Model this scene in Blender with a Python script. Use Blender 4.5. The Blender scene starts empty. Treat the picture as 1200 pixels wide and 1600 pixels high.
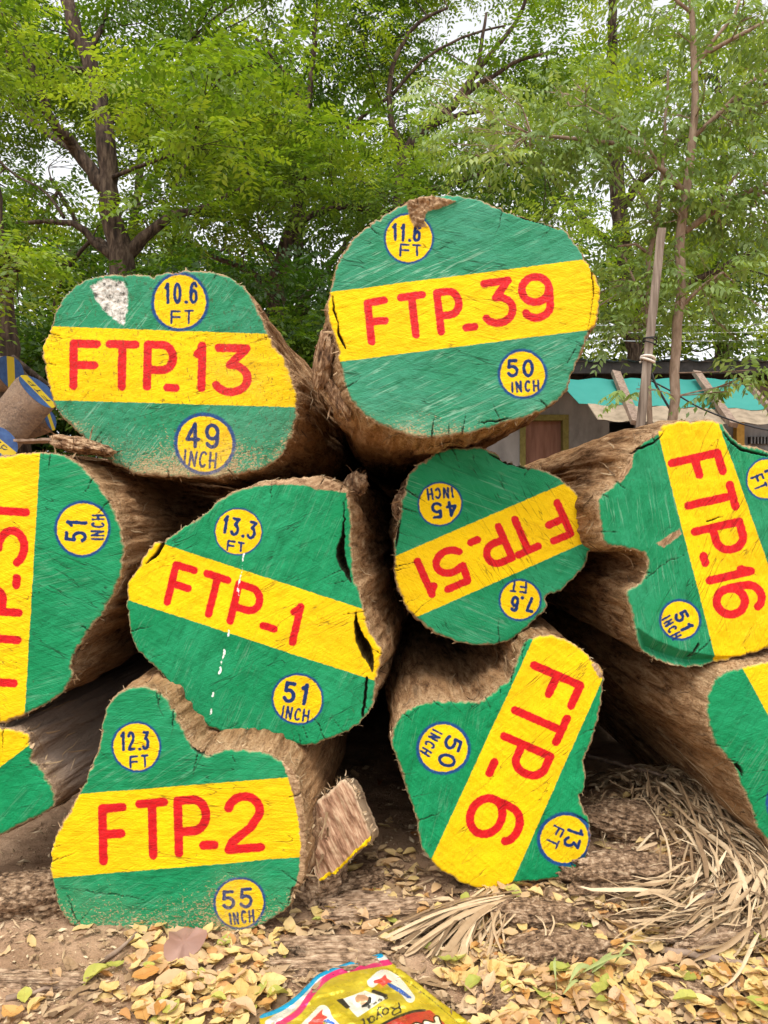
import bpy, bmesh, math, random
import numpy as np
from mathutils.geometry import delaunay_2d_cdt
from mathutils import Vector

random.seed(7)
rng = np.random.default_rng(7)
SC = bpy.context.scene
COL = SC.collection
R = math.radians

# ------------------------------------------------------------------ camera
H = 0.655            # camera height
F = 1200.0           # focal length in photo pixels (photo 1200 x 1600)
cd = bpy.data.cameras.new('camera')
cam = bpy.data.objects.new('camera', cd)
COL.objects.link(cam)
cam.location = (0, 0, H)
cam.rotation_euler = (R(90), 0, 0)
cd.sensor_fit = 'VERTICAL'
cd.sensor_height = 36
cd.lens = 36 * F / 1600
cd.clip_start = 0.02
cd.clip_end = 500
SC.camera = cam

# ------------------------------------------------------------------ light
SUN_EL, SUN_AZ = 66, 188
w = bpy.data.worlds.new('World')
SC.world = w
w.use_nodes = True
nt = w.node_tree
nt.nodes.clear()
sky = nt.nodes.new('ShaderNodeTexSky')
sky.sky_type = 'NISHITA'
sky.sun_disc = False
sky.sun_elevation = R(SUN_EL)
sky.sun_rotation = R(SUN_AZ)
sky.dust_density = 4.0
sky.air_density = 1.0
hs = nt.nodes.new('ShaderNodeHueSaturation')
hs.inputs['Saturation'].default_value = 0.10
hs.inputs['Value'].default_value = 2.1
bg = nt.nodes.new('ShaderNodeBackground')
bg.inputs['Strength'].default_value = 0.15
wo = nt.nodes.new('ShaderNodeOutputWorld')
nt.links.new(sky.outputs[0], hs.inputs['Color'])
nt.links.new(hs.outputs[0], bg.inputs['Color'])
nt.links.new(bg.outputs[0], wo.inputs['Surface'])

sd = bpy.data.lights.new('sun', 'SUN')
sd.energy = 0.7
sd.angle = R(35)
sd.color = (1.0, 0.92, 0.80)
so = bpy.data.objects.new('sun', sd)
COL.objects.link(so)
az = R(SUN_AZ)
sdir = Vector((math.sin(az) * math.cos(R(SUN_EL)), math.cos(az) * math.cos(R(SUN_EL)), math.sin(R(SUN_EL))))
so.rotation_euler = sdir.to_track_quat('Z', 'Y').to_euler()
so.location = sdir * 20

SC.view_settings.view_transform = 'Standard'
SC.view_settings.look = 'None'
SC.view_settings.gamma = 1
SC.view_settings.exposure = 0.24
SC.cycles.max_bounces = 8
SC.cycles.diffuse_bounces = 3
SC.cycles.transparent_max_bounces = 8
SC.cycles.use_denoising = True

# ------------------------------------------------------------------ helpers
def at(px, py, Y):
    return np.array([(px - 600) / F * Y, Y, H - (py - 800) / F * Y])

def _hash(ix, iy, iz):
    h = (ix.astype(np.int64) * 374761393 + iy.astype(np.int64) * 668265263 + iz.astype(np.int64) * 1440662683) & 0x7fffffff
    h = ((h ^ (h >> 13)) * 1274126177) & 0x7fffffff
    h = (h ^ (h >> 16)) & 0xffff
    return h / 32767.5 - 1.0

def vnoise(p):
    p = np.asarray(p, float)
    i = np.floor(p).astype(np.int64)
    f = p - i
    f = f * f * (3 - 2 * f)
    out = 0
    for dx in (0, 1):
        wx = f[:, 0] if dx else 1 - f[:, 0]
        for dy in (0, 1):
            wy = f[:, 1] if dy else 1 - f[:, 1]
            for dz in (0, 1):
                wz = f[:, 2] if dz else 1 - f[:, 2]
                out = out + _hash(i[:, 0] + dx, i[:, 1] + dy, i[:, 2] + dz) * wx * wy * wz
    return out

def fbm(p, octv=4, gain=0.5):
    p = np.asarray(p, float)
    a, s, o = 1.0, 0.0, 0.0
    for k in range(octv):
        o = o + a * vnoise(p + 17.3 * k)
        s += a
        a *= gain
        p = p * 2.03
    return o / s

def link(o, parent=None):
    COL.objects.link(o)
    if parent is not None:
        o.parent = parent
    return o

def tag(o, label=None, cat=None, group=None, kind=None):
    if label: o['label'] = label
    if cat: o['category'] = cat
    if group: o['group'] = group
    if kind: o['kind'] = kind
    return o

def empty(name, loc, label, cat, group=None):
    o = bpy.data.objects.new(name, None)
    o.empty_display_size = 0.1
    o.location = tuple(float(v) for v in loc)
    link(o)
    return tag(o, label, cat, group)

def mesh_np(name, V, Fa, attrs=None, smooth=True):
    """mesh from vertex array and faces (array MxK or list of tuples)"""
    me = bpy.data.meshes.new(name)
    V = np.asarray(V, np.float32)
    if isinstance(Fa, np.ndarray):
        m, k = Fa.shape
        me.vertices.add(len(V)); me.vertices.foreach_set('co', V.ravel())
        me.loops.add(m * k); me.loops.foreach_set('vertex_index', Fa.astype(np.int32).ravel())
        me.polygons.add(m)
        me.polygons.foreach_set('loop_start', np.arange(0, m * k, k, dtype=np.int32))
        me.polygons.foreach_set('loop_total', np.full(m, k, np.int32))
        me.update(calc_edges=True)
        me.validate()
    else:
        me.from_pydata([tuple(v) for v in V.tolist()], [], [tuple(f) for f in Fa])
        me.update()
    if smooth:
        me.polygons.foreach_set('use_smooth', np.ones(len(me.polygons), bool))
    for k_, a in (attrs or {}).items():
        at_ = me.attributes.new(k_, 'FLOAT', 'POINT')
        at_.data.foreach_set('value', np.asarray(a, np.float32))
    return me

def obj(name, V, Fa, mat, parent=None, base=(0, 0, 0), attrs=None, smooth=True):
    """one mesh object; V in world coordinates, stored relative to base.
    parent None: the object itself sits at base."""
    me = mesh_np(name, np.asarray(V) - np.asarray(base), Fa, attrs, smooth)
    if mat: me.materials.append(mat)
    o = bpy.data.objects.new(name, me)
    link(o, parent)
    if parent is None:
        o.location = tuple(float(v) for v in base)
    return o

class Geo:
    """collects pieces into one mesh"""
    def __init__(s): s.V = []; s.F = []; s.A = []; s.n = 0
    def add(s, V, Fa, a=0.0):
        V = np.asarray(V, float)
        s.V.append(V); s.A.append(np.full(len(V), a) if np.isscalar(a) else np.asarray(a))
        for f in (Fa.tolist() if isinstance(Fa, np.ndarray) else Fa):
            s.F.append(tuple(i + s.n for i in f))
        s.n += len(V)
    def box(s, c, size, rot=None, a=0.0):
        c = np.asarray(c, float); h = np.asarray(size, float) / 2
        V = np.array([[x, y, z] for x in (-1, 1) for y in (-1, 1) for z in (-1, 1)], float) * h
        if rot is not None: V = V @ np.asarray(rot).T
        s.add(V + c, [(0, 1, 3, 2), (4, 6, 7, 5), (0, 4, 5, 1), (2, 3, 7, 6), (0, 2, 6, 4), (1, 5, 7, 3)], a)
    def tube(s, P, rad, k=6, a=0.0, cap=True):
        P = np.asarray(P, float); n = len(P)
        rad = np.full(n, rad) if np.isscalar(rad) else np.asarray(rad, float)
        T = np.gradient(P, axis=0); T /= np.linalg.norm(T, axis=1)[:, None] + 1e-9
        ref = np.array([0.13, 0.31, 0.94]) if abs(T[0][2]) < 0.9 else np.array([0.9, 0.3, 0.1])
        V = []
        for i in range(n):
            u = np.cross(T[i], ref); u /= np.linalg.norm(u) + 1e-9
            v = np.cross(T[i], u)
            for j in range(k):
                q = 2 * math.pi * j / k
                V.append(P[i] + rad[i] * (math.cos(q) * u + math.sin(q) * v))
        Fa = [(i * k + j, i * k + (j + 1) % k, (i + 1) * k + (j + 1) % k, (i + 1) * k + j) for i in range(n - 1) for j in range(k)]
        if cap:
            Fa += [tuple(range(k))[::-1], tuple((n - 1) * k + j for j in range(k))]
        s.add(V, Fa, a)
    def ribbon(s, P, wid, nrm=(0, 0, 1), a=0.0, thick=0.0, lift=0.0):
        P = np.asarray(P, float); n = len(P)
        wid = np.full(n, wid) if np.isscalar(wid) else np.asarray(wid, float)
        T = np.gradient(P, axis=0); T /= np.linalg.norm(T, axis=1)[:, None] + 1e-9
        sd_ = np.cross(T, np.asarray(nrm, float)); sd_ /= np.linalg.norm(sd_, axis=1)[:, None] + 1e-9
        up = np.cross(sd_, T)
        A = P - sd_ * wid[:, None] / 2; B = P + up * (wid[:, None] * 0.25 + lift); C_ = P + sd_ * wid[:, None] / 2
        V = np.concatenate([A, B, C_])
        Fa = [(i, i + 1, n + i + 1, n + i) for i in range(n - 1)] + [(n + i, n + i + 1, 2 * n + i + 1, 2 * n + i) for i in range(n - 1)]
        s.add(V, Fa, a)
    def build(s, name, mat, parent=None, base=(0, 0, 0), smooth=True, attr='tone'):
        V = np.concatenate(s.V)
        return obj(name, V, s.F, mat, parent, base, {attr: np.concatenate(s.A)}, smooth)

def spline(P, step, closed=False):
    """Catmull-Rom through P, resampled evenly"""
    P = np.asarray(P, float); n = len(P); out = []
    rngi = range(n) if closed else range(n - 1)
    for i in rngi:
        if closed:
            a, b, c, d = P[i - 1], P[i], P[(i + 1) % n], P[(i + 2) % n]
        else:
            a, b, c, d = P[max(i - 1, 0)], P[i], P[i + 1], P[min(i + 2, n - 1)]
        for t in np.linspace(0, 1, 12, endpoint=False):
            out.append(0.5 * ((2 * b) + (-a + c) * t + (2 * a - 5 * b + 4 * c - d) * t * t + (-a + 3 * b - 3 * c + d) * t ** 3))
    if not closed: out.append(P[-1])
    out = np.array(out)
    Q = np.vstack([out, out[:1]]) if closed else out
    L = np.concatenate([[0], np.cumsum(np.linalg.norm(np.diff(Q, axis=0), axis=1))])
    m = max(int(L[-1] / step), 3)
    t = np.linspace(0, L[-1], m, endpoint=not closed)
    return np.stack([np.interp(t, L, Q[:, k]) for k in range(Q.shape[1])], 1)

def segdist(P, A, B):
    """distance of points P (N,2) to segments A-B (M,2) -> (N,M)"""
    out = np.empty((len(P), len(A)))
    AB = B - A
    L2 = (AB ** 2).sum(1) + 1e-9
    for i in range(0, len(P), 20000):
        q = P[i:i + 20000]
        t = ((q[:, None, :] - A[None]) * AB[None]).sum(2) / L2
        t = np.clip(t, 0, 1)
        d = q[:, None, :] - (A[None] + t[..., None] * AB[None])
        out[i:i + 20000] = np.sqrt((d ** 2).sum(2))
    return out

def inside(P, poly):
    x, y = P[:, 0], P[:, 1]
    c = np.zeros(len(P), bool)
    n = len(poly)
    for i in range(n):
        x1, y1 = poly[i]; x2, y2 = poly[(i + 1) % n]
        if y1 == y2: continue
        k = (y1 > y) != (y2 > y)
        c ^= k & (x < (x2 - x1) * (y - y1) / (y2 - y1) + x1)
    return c

def polydist(P, poly):
    """signed distance, positive inside"""
    poly = np.asarray(poly, float)
    d = segdist(P, poly, np.roll(poly, -1, 0)).min(1)
    return np.where(inside(P, poly), d, -d)

def triangulate(poly, h):
    """fill a polygon (px) with an even triangle grid"""
    poly = np.asarray(poly)
    lo, hi = poly.min(0), poly.max(0)
    ys = np.arange(lo[1], hi[1], h * 0.87)
    pts = []
    for j, y in enumerate(ys):
        xs = np.arange(lo[0] + (h / 2 if j % 2 else 0), hi[0], h)
        pts.append(np.stack([xs, np.full(len(xs), y)], 1))
    pts = np.concatenate(pts)
    pts += rng.uniform(-.15, .15, pts.shape) * h
    # keep those well inside
    keep = inside(pts, poly)
    pts = pts[keep]
    d = segdist(pts, poly, np.roll(poly, -1, 0)).min(1)
    pts = pts[d > 0.6 * h]
    n = len(poly)
    allp = np.concatenate([poly, pts])
    edges = [(i, (i + 1) % n) for i in range(n)]
    v, e, f, ov, oe, of = delaunay_2d_cdt([Vector(p) for p in allp.tolist()], edges, [], 1, 1e-6)
    v = np.array([tuple(q) for q in v])
    return v, np.array([tuple(q) for q in f]), n

# ------------------------------------------------------------------ node helpers
class NT:
    def __init__(s, name):
        s.m = bpy.data.materials.new(name); s.m.use_nodes = True
        s.t = s.m.node_tree; s.t.nodes.clear()
        s.out = s.n('ShaderNodeOutputMaterial')
    def n(s, typ, **kw):
        x = s.t.nodes.new(typ)
        for k, v in kw.items(): setattr(x, k, v)
        return x
    def put(s, inp, v):
        if isinstance(v, bpy.types.NodeSocket): s.t.links.new(v, inp)
        elif v is not None:
            if hasattr(inp.default_value, '__len__') and not hasattr(v, '__len__'): v = (v, v, v, 1)
            if hasattr(v, '__len__') and len(v) == 3 and len(inp.default_value) == 4: v = (*v, 1)
            inp.default_value = v
    def attr(s, name): return s.n('ShaderNodeAttribute', attribute_name=name).outputs['Fac']
    def obj(s): return s.n('ShaderNodeTexCoord').outputs['Object']
    def map(s, vec, scale=(1, 1, 1), rot=(0, 0, 0), loc=(0, 0, 0)):
        x = s.n('ShaderNodeMapping'); s.put(x.inputs[0], vec)
        x.inputs['Scale'].default_value = scale; x.inputs['Rotation'].default_value = rot; x.inputs['Location'].default_value = loc
        return x.outputs[0]
    def noise(s, vec, scale=5, detail=4, rough=.55, dist=0, out=0):
        x = s.n('ShaderNodeTexNoise'); s.put(x.inputs['Vector'], vec)
        x.inputs['Scale'].default_value = scale; x.inputs['Detail'].default_value = detail
        x.inputs['Roughness'].default_value = rough; x.inputs['Distortion'].default_value = dist
        return x.outputs[out]
    def math(s, op, a, b=0.0, clamp=False):
        x = s.n('ShaderNodeMath', operation=op, use_clamp=clamp); s.put(x.inputs[0], a); s.put(x.inputs[1], b)
        return x.outputs[0]
    def rng(s, v, a, b, c=0.0, d=1.0, smooth=False):
        x = s.n('ShaderNodeMapRange', interpolation_type='SMOOTHSTEP' if smooth else 'LINEAR')
        s.put(x.inputs[0], v)
        for i, q in zip((1, 2, 3, 4), (a, b, c, d)): s.put(x.inputs[i], q)
        return x.outputs[0]
    def mix(s, f, a, b, mode='MIX'):
        x = s.n('ShaderNodeMix', data_type='RGBA', blend_type=mode); s.put(x.inputs[0], f); s.put(x.inputs[6], a); s.put(x.inputs[7], b)
        return x.outputs[2]
    def ramp(s, v, stops):
        x = s.n('ShaderNodeValToRGB'); s.put(x.inputs[0], v)
        cr = x.color_ramp
        while len(cr.elements) < len(stops): cr.elements.new(.5)
        for e, (p, c) in zip(cr.elements, stops): e.position = p; e.color = (*c, 1)
        return x.outputs[0]
    def bump(s, h, strength=.5, dist=.002, prev=None):
        x = s.n('ShaderNodeBump'); s.put(x.inputs['Height'], h)
        x.inputs['Strength'].default_value = strength; x.inputs['Distance'].default_value = dist
        if prev: s.put(x.inputs['Normal'], prev)
        return x.outputs[0]
    def bsdf(s, col, rough=.8, normal=None, spec=.3, trans=None):
        p = s.n('ShaderNodeBsdfPrincipled')
        s.put(p.inputs['Base Color'], col); s.put(p.inputs['Roughness'], rough)
        p.inputs['Specular IOR Level'].default_value = spec
        if normal: s.put(p.inputs['Normal'], normal)
        sh = p.outputs[0]
        if trans:
            t = s.n('ShaderNodeBsdfTranslucent'); s.put(t.inputs[0], trans[1])
            mx = s.n('ShaderNodeMixShader'); mx.inputs[0].default_value = trans[0]
            s.t.links.new(sh, mx.inputs[1]); s.t.links.new(t.outputs[0], mx.inputs[2]); sh = mx.outputs[0]
        s.t.links.new(sh, s.out.inputs['Surface'])
        s.p = p
        return s.m

# ------------------------------------------------------------------ materials
GREEN = (0.003, 0.215, 0.072); YELLOW = (0.84, 0.565, 0.002); RED = (0.62, 0.006, 0.008); BLUE = (0.006, 0.030, 0.14)

def face_material(name, fade=0.0, grain=20, wear=0.5, pores=.0, pith=(0, .2)):
    """painted sawn log end; paint areas come from distances stored on the vertices (photo pixels = about a millimetre)"""
    N = NT(name)
    o = N.obj()
    g = N.map(o, rot=(0, R(grain), 0))
    g2 = N.map(o, rot=(0, R(grain + 37), 0))
    fine = N.noise(g, 300, 4, .65)
    jit = N.math('MULTIPLY', N.math('SUBTRACT', N.noise(o, 150, 4, .65), .5), 3.6)
    saw = N.noise(N.map(g, (14, 1, 330)), 1.0, 5, .70, .15)            # saw lines
    saw2 = N.noise(N.map(g2, (20, 1, 420)), 1.0, 4, .66, .15)
    blot = N.noise(o, 9, 5, .65)
    brush = N.noise(N.map(g2, (16, 1, 60)), 1.0, 4, .6, .3)
    def hair(v, w_): return N.rng(N.math('ABSOLUTE', N.math('SUBTRACT', v, .5)), 0, w_, 1, 0)
    # thin checks along the grain and pale scratches across it: contour lines of stretched noise
    chk = N.math('MULTIPLY', hair(N.noise(N.map(g, (5, 1, 46), loc=(3, 0, 7)), 1.0, 3, .55, .25), .010), N.rng(N.noise(o, 16, 2), .50, .62))
    scr = N.math('MULTIPLY', hair(N.noise(N.map(g2, (4, 1, 75), loc=(9, 0, 2)), 1.0, 3, .6, .2), .022), N.rng(N.noise(N.map(o, loc=(4, 2, 1)), 13, 2), .46, .60))
    # growth rings round an off-centre pith
    dv = N.n('ShaderNodeVectorMath', operation='DISTANCE'); N.put(dv.inputs[0], N.map(o, (1, 0, 1))); dv.inputs[1].default_value = (pith[0], 0, pith[1])
    rr = N.math('ADD', dv.outputs['Value'], N.math('MULTIPLY', N.noise(o, 14, 3), .05))
    cx = N.n('ShaderNodeCombineXYZ'); N.put(cx.inputs[0], N.math('MULTIPLY', rr, 210))
    ring = N.noise(cx.outputs[0], 1.0, 2, .6)
    # bare wood
    wood = N.ramp(N.noise(N.map(g, (30, 1, 240)), 1.0, 4, .6), [(.25, (.20, .115, .055)), (.55, (.42, .27, .15)), (.8, (.58, .42, .25))])
    wood = N.mix(N.rng(N.noise(o, 75, 4, .7), .52, .40, 0, .7), wood, (.13, .062, .028))
    # green paint, thin and uneven
    gcol = N.mix(N.rng(blot, .35, .68), GREEN, (0.010 + .05 * fade, 0.275, 0.105 + .06 * fade))
    gcol = N.mix(fade * 0.6, gcol, (0.050, 0.245, 0.150))
    gcol = N.mix(N.rng(brush, .50, .30, 0, .55), gcol, (0.003, 0.115, 0.038))
    gcol = N.mix(N.rng(saw, .57, .70, 0, .22 + .35 * fade), gcol, (0.05 + .06 * fade, 0.33, 0.18))
    gcol = N.mix(N.rng(saw2, .42, .28, 0, .6), gcol, (0.003, 0.085, 0.030))
    gcol = N.mix(N.rng(ring, .42, .28, 0, .25), gcol, (0.003, 0.10, 0.035))
    gcol = N.mix(N.math('MULTIPLY', scr, .14 + .5 * fade), gcol, (.30, .50, .36))
    gcol = N.mix(N.math('MULTIPLY', chk, .75), gcol, (.010, .04, .016))
    def on(a, soft=.9):
        v = N.math('ADD', N.attr(a), jit)
        return N.rng(v, -soft, soft, 0, 1)
    ycol = N.mix(N.rng(blot, .3, .7), YELLOW, (0.76, 0.48, 0.004))
    ycol = N.mix(N.rng(brush, .48, .28, 0, .40), ycol, (0.60, 0.33, 0.003))
    ycol = N.mix(N.rng(saw2, .40, .27, 0, .55), ycol, (0.44, 0.24, 0.003))
    ycol = N.mix(N.rng(saw, .60, .75, 0, .25), ycol, (0.88, 0.62, 0.05))
    ycol = N.mix(N.math('MULTIPLY', chk, .7), ycol, (.16, .09, .01))
    rcol = N.mix(N.rng(fine, .35, .7), RED, (0.54, 0.016 + .03 * fade, 0.02 + .03 * fade))
    rcol = N.mix(N.rng(brush, .48, .30, 0, .5), rcol, (0.36, 0.006, 0.008))
    rcol = N.mix(N.rng(saw, .60, .74, 0, .22 + .3 * fade), rcol, (0.70, 0.10, 0.10))
    rcol = N.mix(N.math('MULTIPLY', chk, .6), rcol, (.18, .01, .01))
    c = gcol
    c = N.mix(on('band', .8), c, ycol)
    c = N.mix(N.math('MULTIPLY', on('ring', 1.4), N.rng(fine, .30, .44, .25, 1)), c, (0.012, 0.055, 0.19))
    c = N.mix(on('disc', .9), c, ycol)
    c = N.mix(on('red', .8), c, rcol)
    c = N.mix(on('blue', .7), c, N.mix(N.rng(fine, .4, .7), BLUE, (0.012, 0.03, 0.09)))
    # flaking and dust where the wear value is high
    wv = N.attr('wear')
    grit = N.noise(N.map(g, (1, 1, 1.5)), 210, 4, .75)
    wv = N.math('ADD', wv, N.math('MULTIPLY', N.rng(N.attr('edge'), 0, 16, .30, 0), N.rng(N.noise(o, 20, 3), .38, .62)))
    thr = N.rng(wv, 0, 1, .86, .40)
    flake = N.rng(N.math('SUBTRACT', grit, thr), -.03, .03)
    dust = N.mix(N.rng(N.noise(o, 330, 2), .35, .65), (.30, .20, .10), (.50, .37, .20))
    c = N.mix(N.math('MULTIPLY', flake, N.rng(N.attr('ring'), -1, 2, wear, wear * .3)), c, dust)
    c = N.mix(N.rng(N.math('MULTIPLY', wv, N.rng(blot, .3, .65)), 0.2, 1, 0, .22 * wear), c, (.36, .27, .15))
    # dark pores in the paint
    pore = N.rng(N.noise(N.map(g, (1, 1, .45)), 240, 3, .6), .68 - .09 * pores, .74 - .06 * pores)
    pore = N.math('MULTIPLY', pore, N.rng(N.noise(o, 22, 3), .4, .62, .3 + .3 * pores, 1))
    c = N.mix(N.math('MULTIPLY', pore, .6), c, (.07, .055, .02))
    # bare rim, splash of white, patch, cracks
    c = N.mix(N.rng(N.math('ADD', N.attr('edge'), N.math('MULTIPLY', N.math('SUBTRACT', N.noise(o, 55, 4, .7), .5), 9)), -.6, 3.0, 1, 0), c, wood)
    c = N.mix(N.rng(N.math('ADD', N.attr('bare'), N.math('MULTIPLY', jit, 2.0)), -1, 1), c, wood)
    c = N.mix(N.rng(N.math('ADD', N.attr('white'), N.math('MULTIPLY', jit, 1.5)), -.4, .7), c, (.86, .86, .80))
    pw = N.ramp(N.noise(o, 120, 4, .7), [(.36, (.10, .10, .085)), (.46, (.42, .40, .35)), (.6, (.72, .69, .62))])
    c = N.mix(N.rng(N.math('ADD', N.attr('patch'), N.math('MULTIPLY', jit, 3.2)), -1.6, 1.6), c, pw)
    c = N.mix(N.rng(N.attr('crack'), -.55, .7, 0, .93), c, N.mix(N.math('MULTIPLY', N.rng(N.attr('crack'), 1, 4), N.rng(saw, .4, .6)), (.03, .022, .014), (.20, .115, .06)))  # shade inside cracks put into the colour, thin ones have too little relief
    h = N.math('ADD', N.math('MULTIPLY', saw, .8), N.math('ADD', N.math('MULTIPLY', saw2, .8), N.math('MULTIPLY', N.noise(N.map(g, (1, 1, 2.2)), 200, 5, .7), .9)))
    h = N.math('SUBTRACT', N.math('ADD', h, N.math('MULTIPLY', ring, .25)), N.math('MULTIPLY', chk, .8))
    nm = N.bump(h, .75, .0022)
    return N.bsdf(c, N.rng(grit, .3, .7, .55, .8), nm, .14)

def bark_material(name, warm=0.0, seed=0.0, grey=0.0):
    N = NT(name)
    o = N.map(N.obj(), loc=(seed, seed * 1.7, seed * .6))
    n1 = N.noise(N.map(o, (1, .16, 1)), 80, 7, .72, .5)
    n2 = N.noise(N.map(o, (1, .35, 1)), 13, 6, .65, .3)
    n3 = N.noise(N.map(o, (1, .5, 1)), 230, 5, .75)
    n4 = N.noise(N.map(o, (1, .10, 1)), 34, 5, .7, .4)
    c = N.ramp(n1, [(.34, (.065, .031, .013)), (.45, (.27, .138, .060)), (.54, (.43, .25, .12)), (.66, (.64, .43, .24))])
    c = N.mix(N.rng(n2, .47, .66, 0, .62), c, (.54 + .04 * warm, .305, .140 - .02 * warm))
    c = N.mix(N.rng(n4, .44, .35, 0, .6), c, (.075, .040, .021))
    c = N.mix(N.rng(n3, .56, .70, 0, .6), c, (.48, .35, .22))
    c = N.mix(N.rng(n3, .44, .34, 0, .6), c, (.035, .02, .012))
    c = N.mix(grey, c, N.mix(n2, (.20, .155, .125), (.36, .30, .255)))
    # freshly sawn, dusty strip just behind the cut
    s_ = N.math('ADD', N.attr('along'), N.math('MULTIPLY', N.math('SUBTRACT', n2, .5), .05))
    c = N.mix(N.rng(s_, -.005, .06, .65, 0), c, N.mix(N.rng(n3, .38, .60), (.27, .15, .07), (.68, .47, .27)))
    h = N.math('ADD', N.math('MULTIPLY', n1, 1.0), N.math('ADD', N.math('MULTIPLY', n4, 1.2), N.math('MULTIPLY', n3, .6)))
    return N.bsdf(c, .92, N.bump(h, 1.0, .010), .12)

def simple_mat(name, stops, scale=30, stretch=(1, 1, 1), rough=.8, bump=.4, bdist=.003, spec=.25, detail=5):
    N = NT(name)
    v = N.noise(N.map(N.obj(), stretch), scale, detail, .62, .2)
    return N.bsdf(N.ramp(v, stops), rough, N.bump(v, bump, bdist), spec)

def tone_mat(name, stops, rough=.7, trans=None, scale=60, amount=.25, spec=.25):
    """colour from the per-piece tone plus a little mottling"""
    N = NT(name)
    v = N.math('ADD', N.attr('tone'), N.math('MULTIPLY', N.math('SUBTRACT', N.noise(N.obj(), scale, 3, .6), .5), amount))
    c = N.ramp(v, stops)
    tr = None
    if trans: tr = (trans, N.mix(1.0, c, (1.0, 1.0, .62), 'MULTIPLY'))
    return N.bsdf(c, rough, None, spec, tr)

M = {}
M['fibre'] = tone_mat('fibre', [(0, (.10, .055, .028)), (.35, (.30, .19, .10)), (.7, (.50, .36, .21)), (1, (.66, .52, .34))], .85, None, 90, .3)
M['dry_strip'] = tone_mat('dry_strip', [(0, (.10, .06, .032)), (.35, (.26, .165, .085)), (.7, (.44, .31, .18)), (1, (.60, .47, .30))], .8, None, 120, .35)
M['tree_bark'] = simple_mat('tree_bark', [(.34, (.016, .010, .007)), (.5, (.055, .035, .024)), (.66, (.125, .088, .062))], 26, (1, 1, .22), .92, .8, .012)
M['pale_bark'] = simple_mat('pale_bark', [(.3, (.14, .092, .060)), (.5, (.24, .165, .115)), (.72, (.34, .25, .185))], 40, (1, 1, .3), .9, .5, .006)
M['old_timber'] = simple_mat('old_timber', [(.34, (.085, .062, .046)), (.5, (.19, .145, .110)), (.66, (.32, .26, .205))], 40, (1, 1, .06), .85, .5, .004)

# ------------------------------------------------------------------ ground
BUMPS = [  # x, y, rx, ry, h
    (0.17, 1.34, .22, .20, .035), (0.66, 1.42, .26, .30, .115), (0.42, 1.50, .30, .25, .03),
    (0.30, 1.20, .16, .08, .018), (-0.50, 1.30, .20, .15, .02), (-0.05, 1.12, .14, .05, .008)]
def gz(x, y):
    x = np.asarray(x, float); y = np.asarray(y, float)
    p = np.stack([x, y, np.zeros_like(x)], 1)
    near = np.clip(1.5 - np.abs(y - 1.2) / 2, 0, 1)
    z = fbm(p * 3.1, 3) * .018 * near + fbm(p * 14, 3) * .008 * near + fbm(p * .35, 2) * .10 * np.clip((y - 3) / 4, 0, 1)
    for bx, by, rx, ry, h in BUMPS:
        z = z + h * np.exp(-((x - bx) / rx) ** 2 - ((y - by) / ry) ** 2)
    # earth bank behind the stack on the left
    t = np.clip((y - 3.4) / .9, 0, 1); t = t * t * (3 - 2 * t)
    u = np.clip((-x - .5) / 1.0, 0, 1); u = u * u * (3 - 2 * u)
    return z + t * u * (.95 + .04 * np.sin(x * 2))

def gpt(px, py):
    """ground point seen at photo pixel (arrays allowed)"""
    px = np.atleast_1d(np.asarray(px, float)); py = np.atleast_1d(np.asarray(py, float))
    Y = H * F / (py - 800)
    for _ in range(8):
        z = gz((px - 600) / F * Y, Y)
        Y = .5 * Y + .5 * (H - z) * F / (py - 800)
    x = (px - 600) / F * Y
    return np.stack([x, Y, gz(x, Y)], 1)

def build_ground():
    xs = np.concatenate([-np.geomspace(200, 1.25, 26)[:-1], np.arange(-1.25, 1.2501, .008), np.geomspace(1.25, 200, 26)[1:]])
    ys = np.concatenate([-np.geomspace(60, .3, 10)[:-1], [-.1, .3, .6], np.arange(.8, 2.3, .008), np.geomspace(2.3, 220, 50)])
    X, Yg = np.meshgrid(xs, ys)
    x, y = X.ravel(), Yg.ravel()
    z = gz(x, y)
    d = np.clip(1.6 - np.abs(y - 1.2), 0, 1)
    z = z + d * (np.abs(fbm(np.stack([x, y, x * 0], 1) * 60, 3)) * .006)
    nx, ny = len(xs), len(ys)
    i = np.arange(ny - 1)[:, None] * nx + np.arange(nx - 1)[None]
    q = np.stack([i, i + 1, i + nx + 1, i + nx], -1).reshape(-1, 4)
    N = NT('bare_earth')
    o = N.obj()
    a = N.noise(o, 7, 6, .65); b = N.noise(o, 60, 5, .7); e = N.noise(o, 320, 4, .7)
    c = N.ramp(a, [(.3, (.23, .135, .078)), (.5, (.38, .238, .142)), (.7, (.48, .315, .195))])
    c = N.mix(N.rng(b, .48, .30, 0, .6), c, (.16, .098, .058))
    c = N.mix(N.rng(b, .56, .72, 0, .5), c, (.47, .33, .21))
    c = N.mix(N.rng(e, .63, .70, 0, .7), c, (.55, .42, .28))
    c = N.mix(N.rng(e, .36, .30, 0, .6), c, (.10, .062, .038))
    h = N.math('ADD', b, N.math('MULTIPLY', e, .6))
    m = N.bsdf(c, .95, N.bump(h, .9, .007), .1)
    g = obj('ground', np.stack([x, y, z], 1), q, m)
    tag(g, kind='structure')
build_ground()

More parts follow.
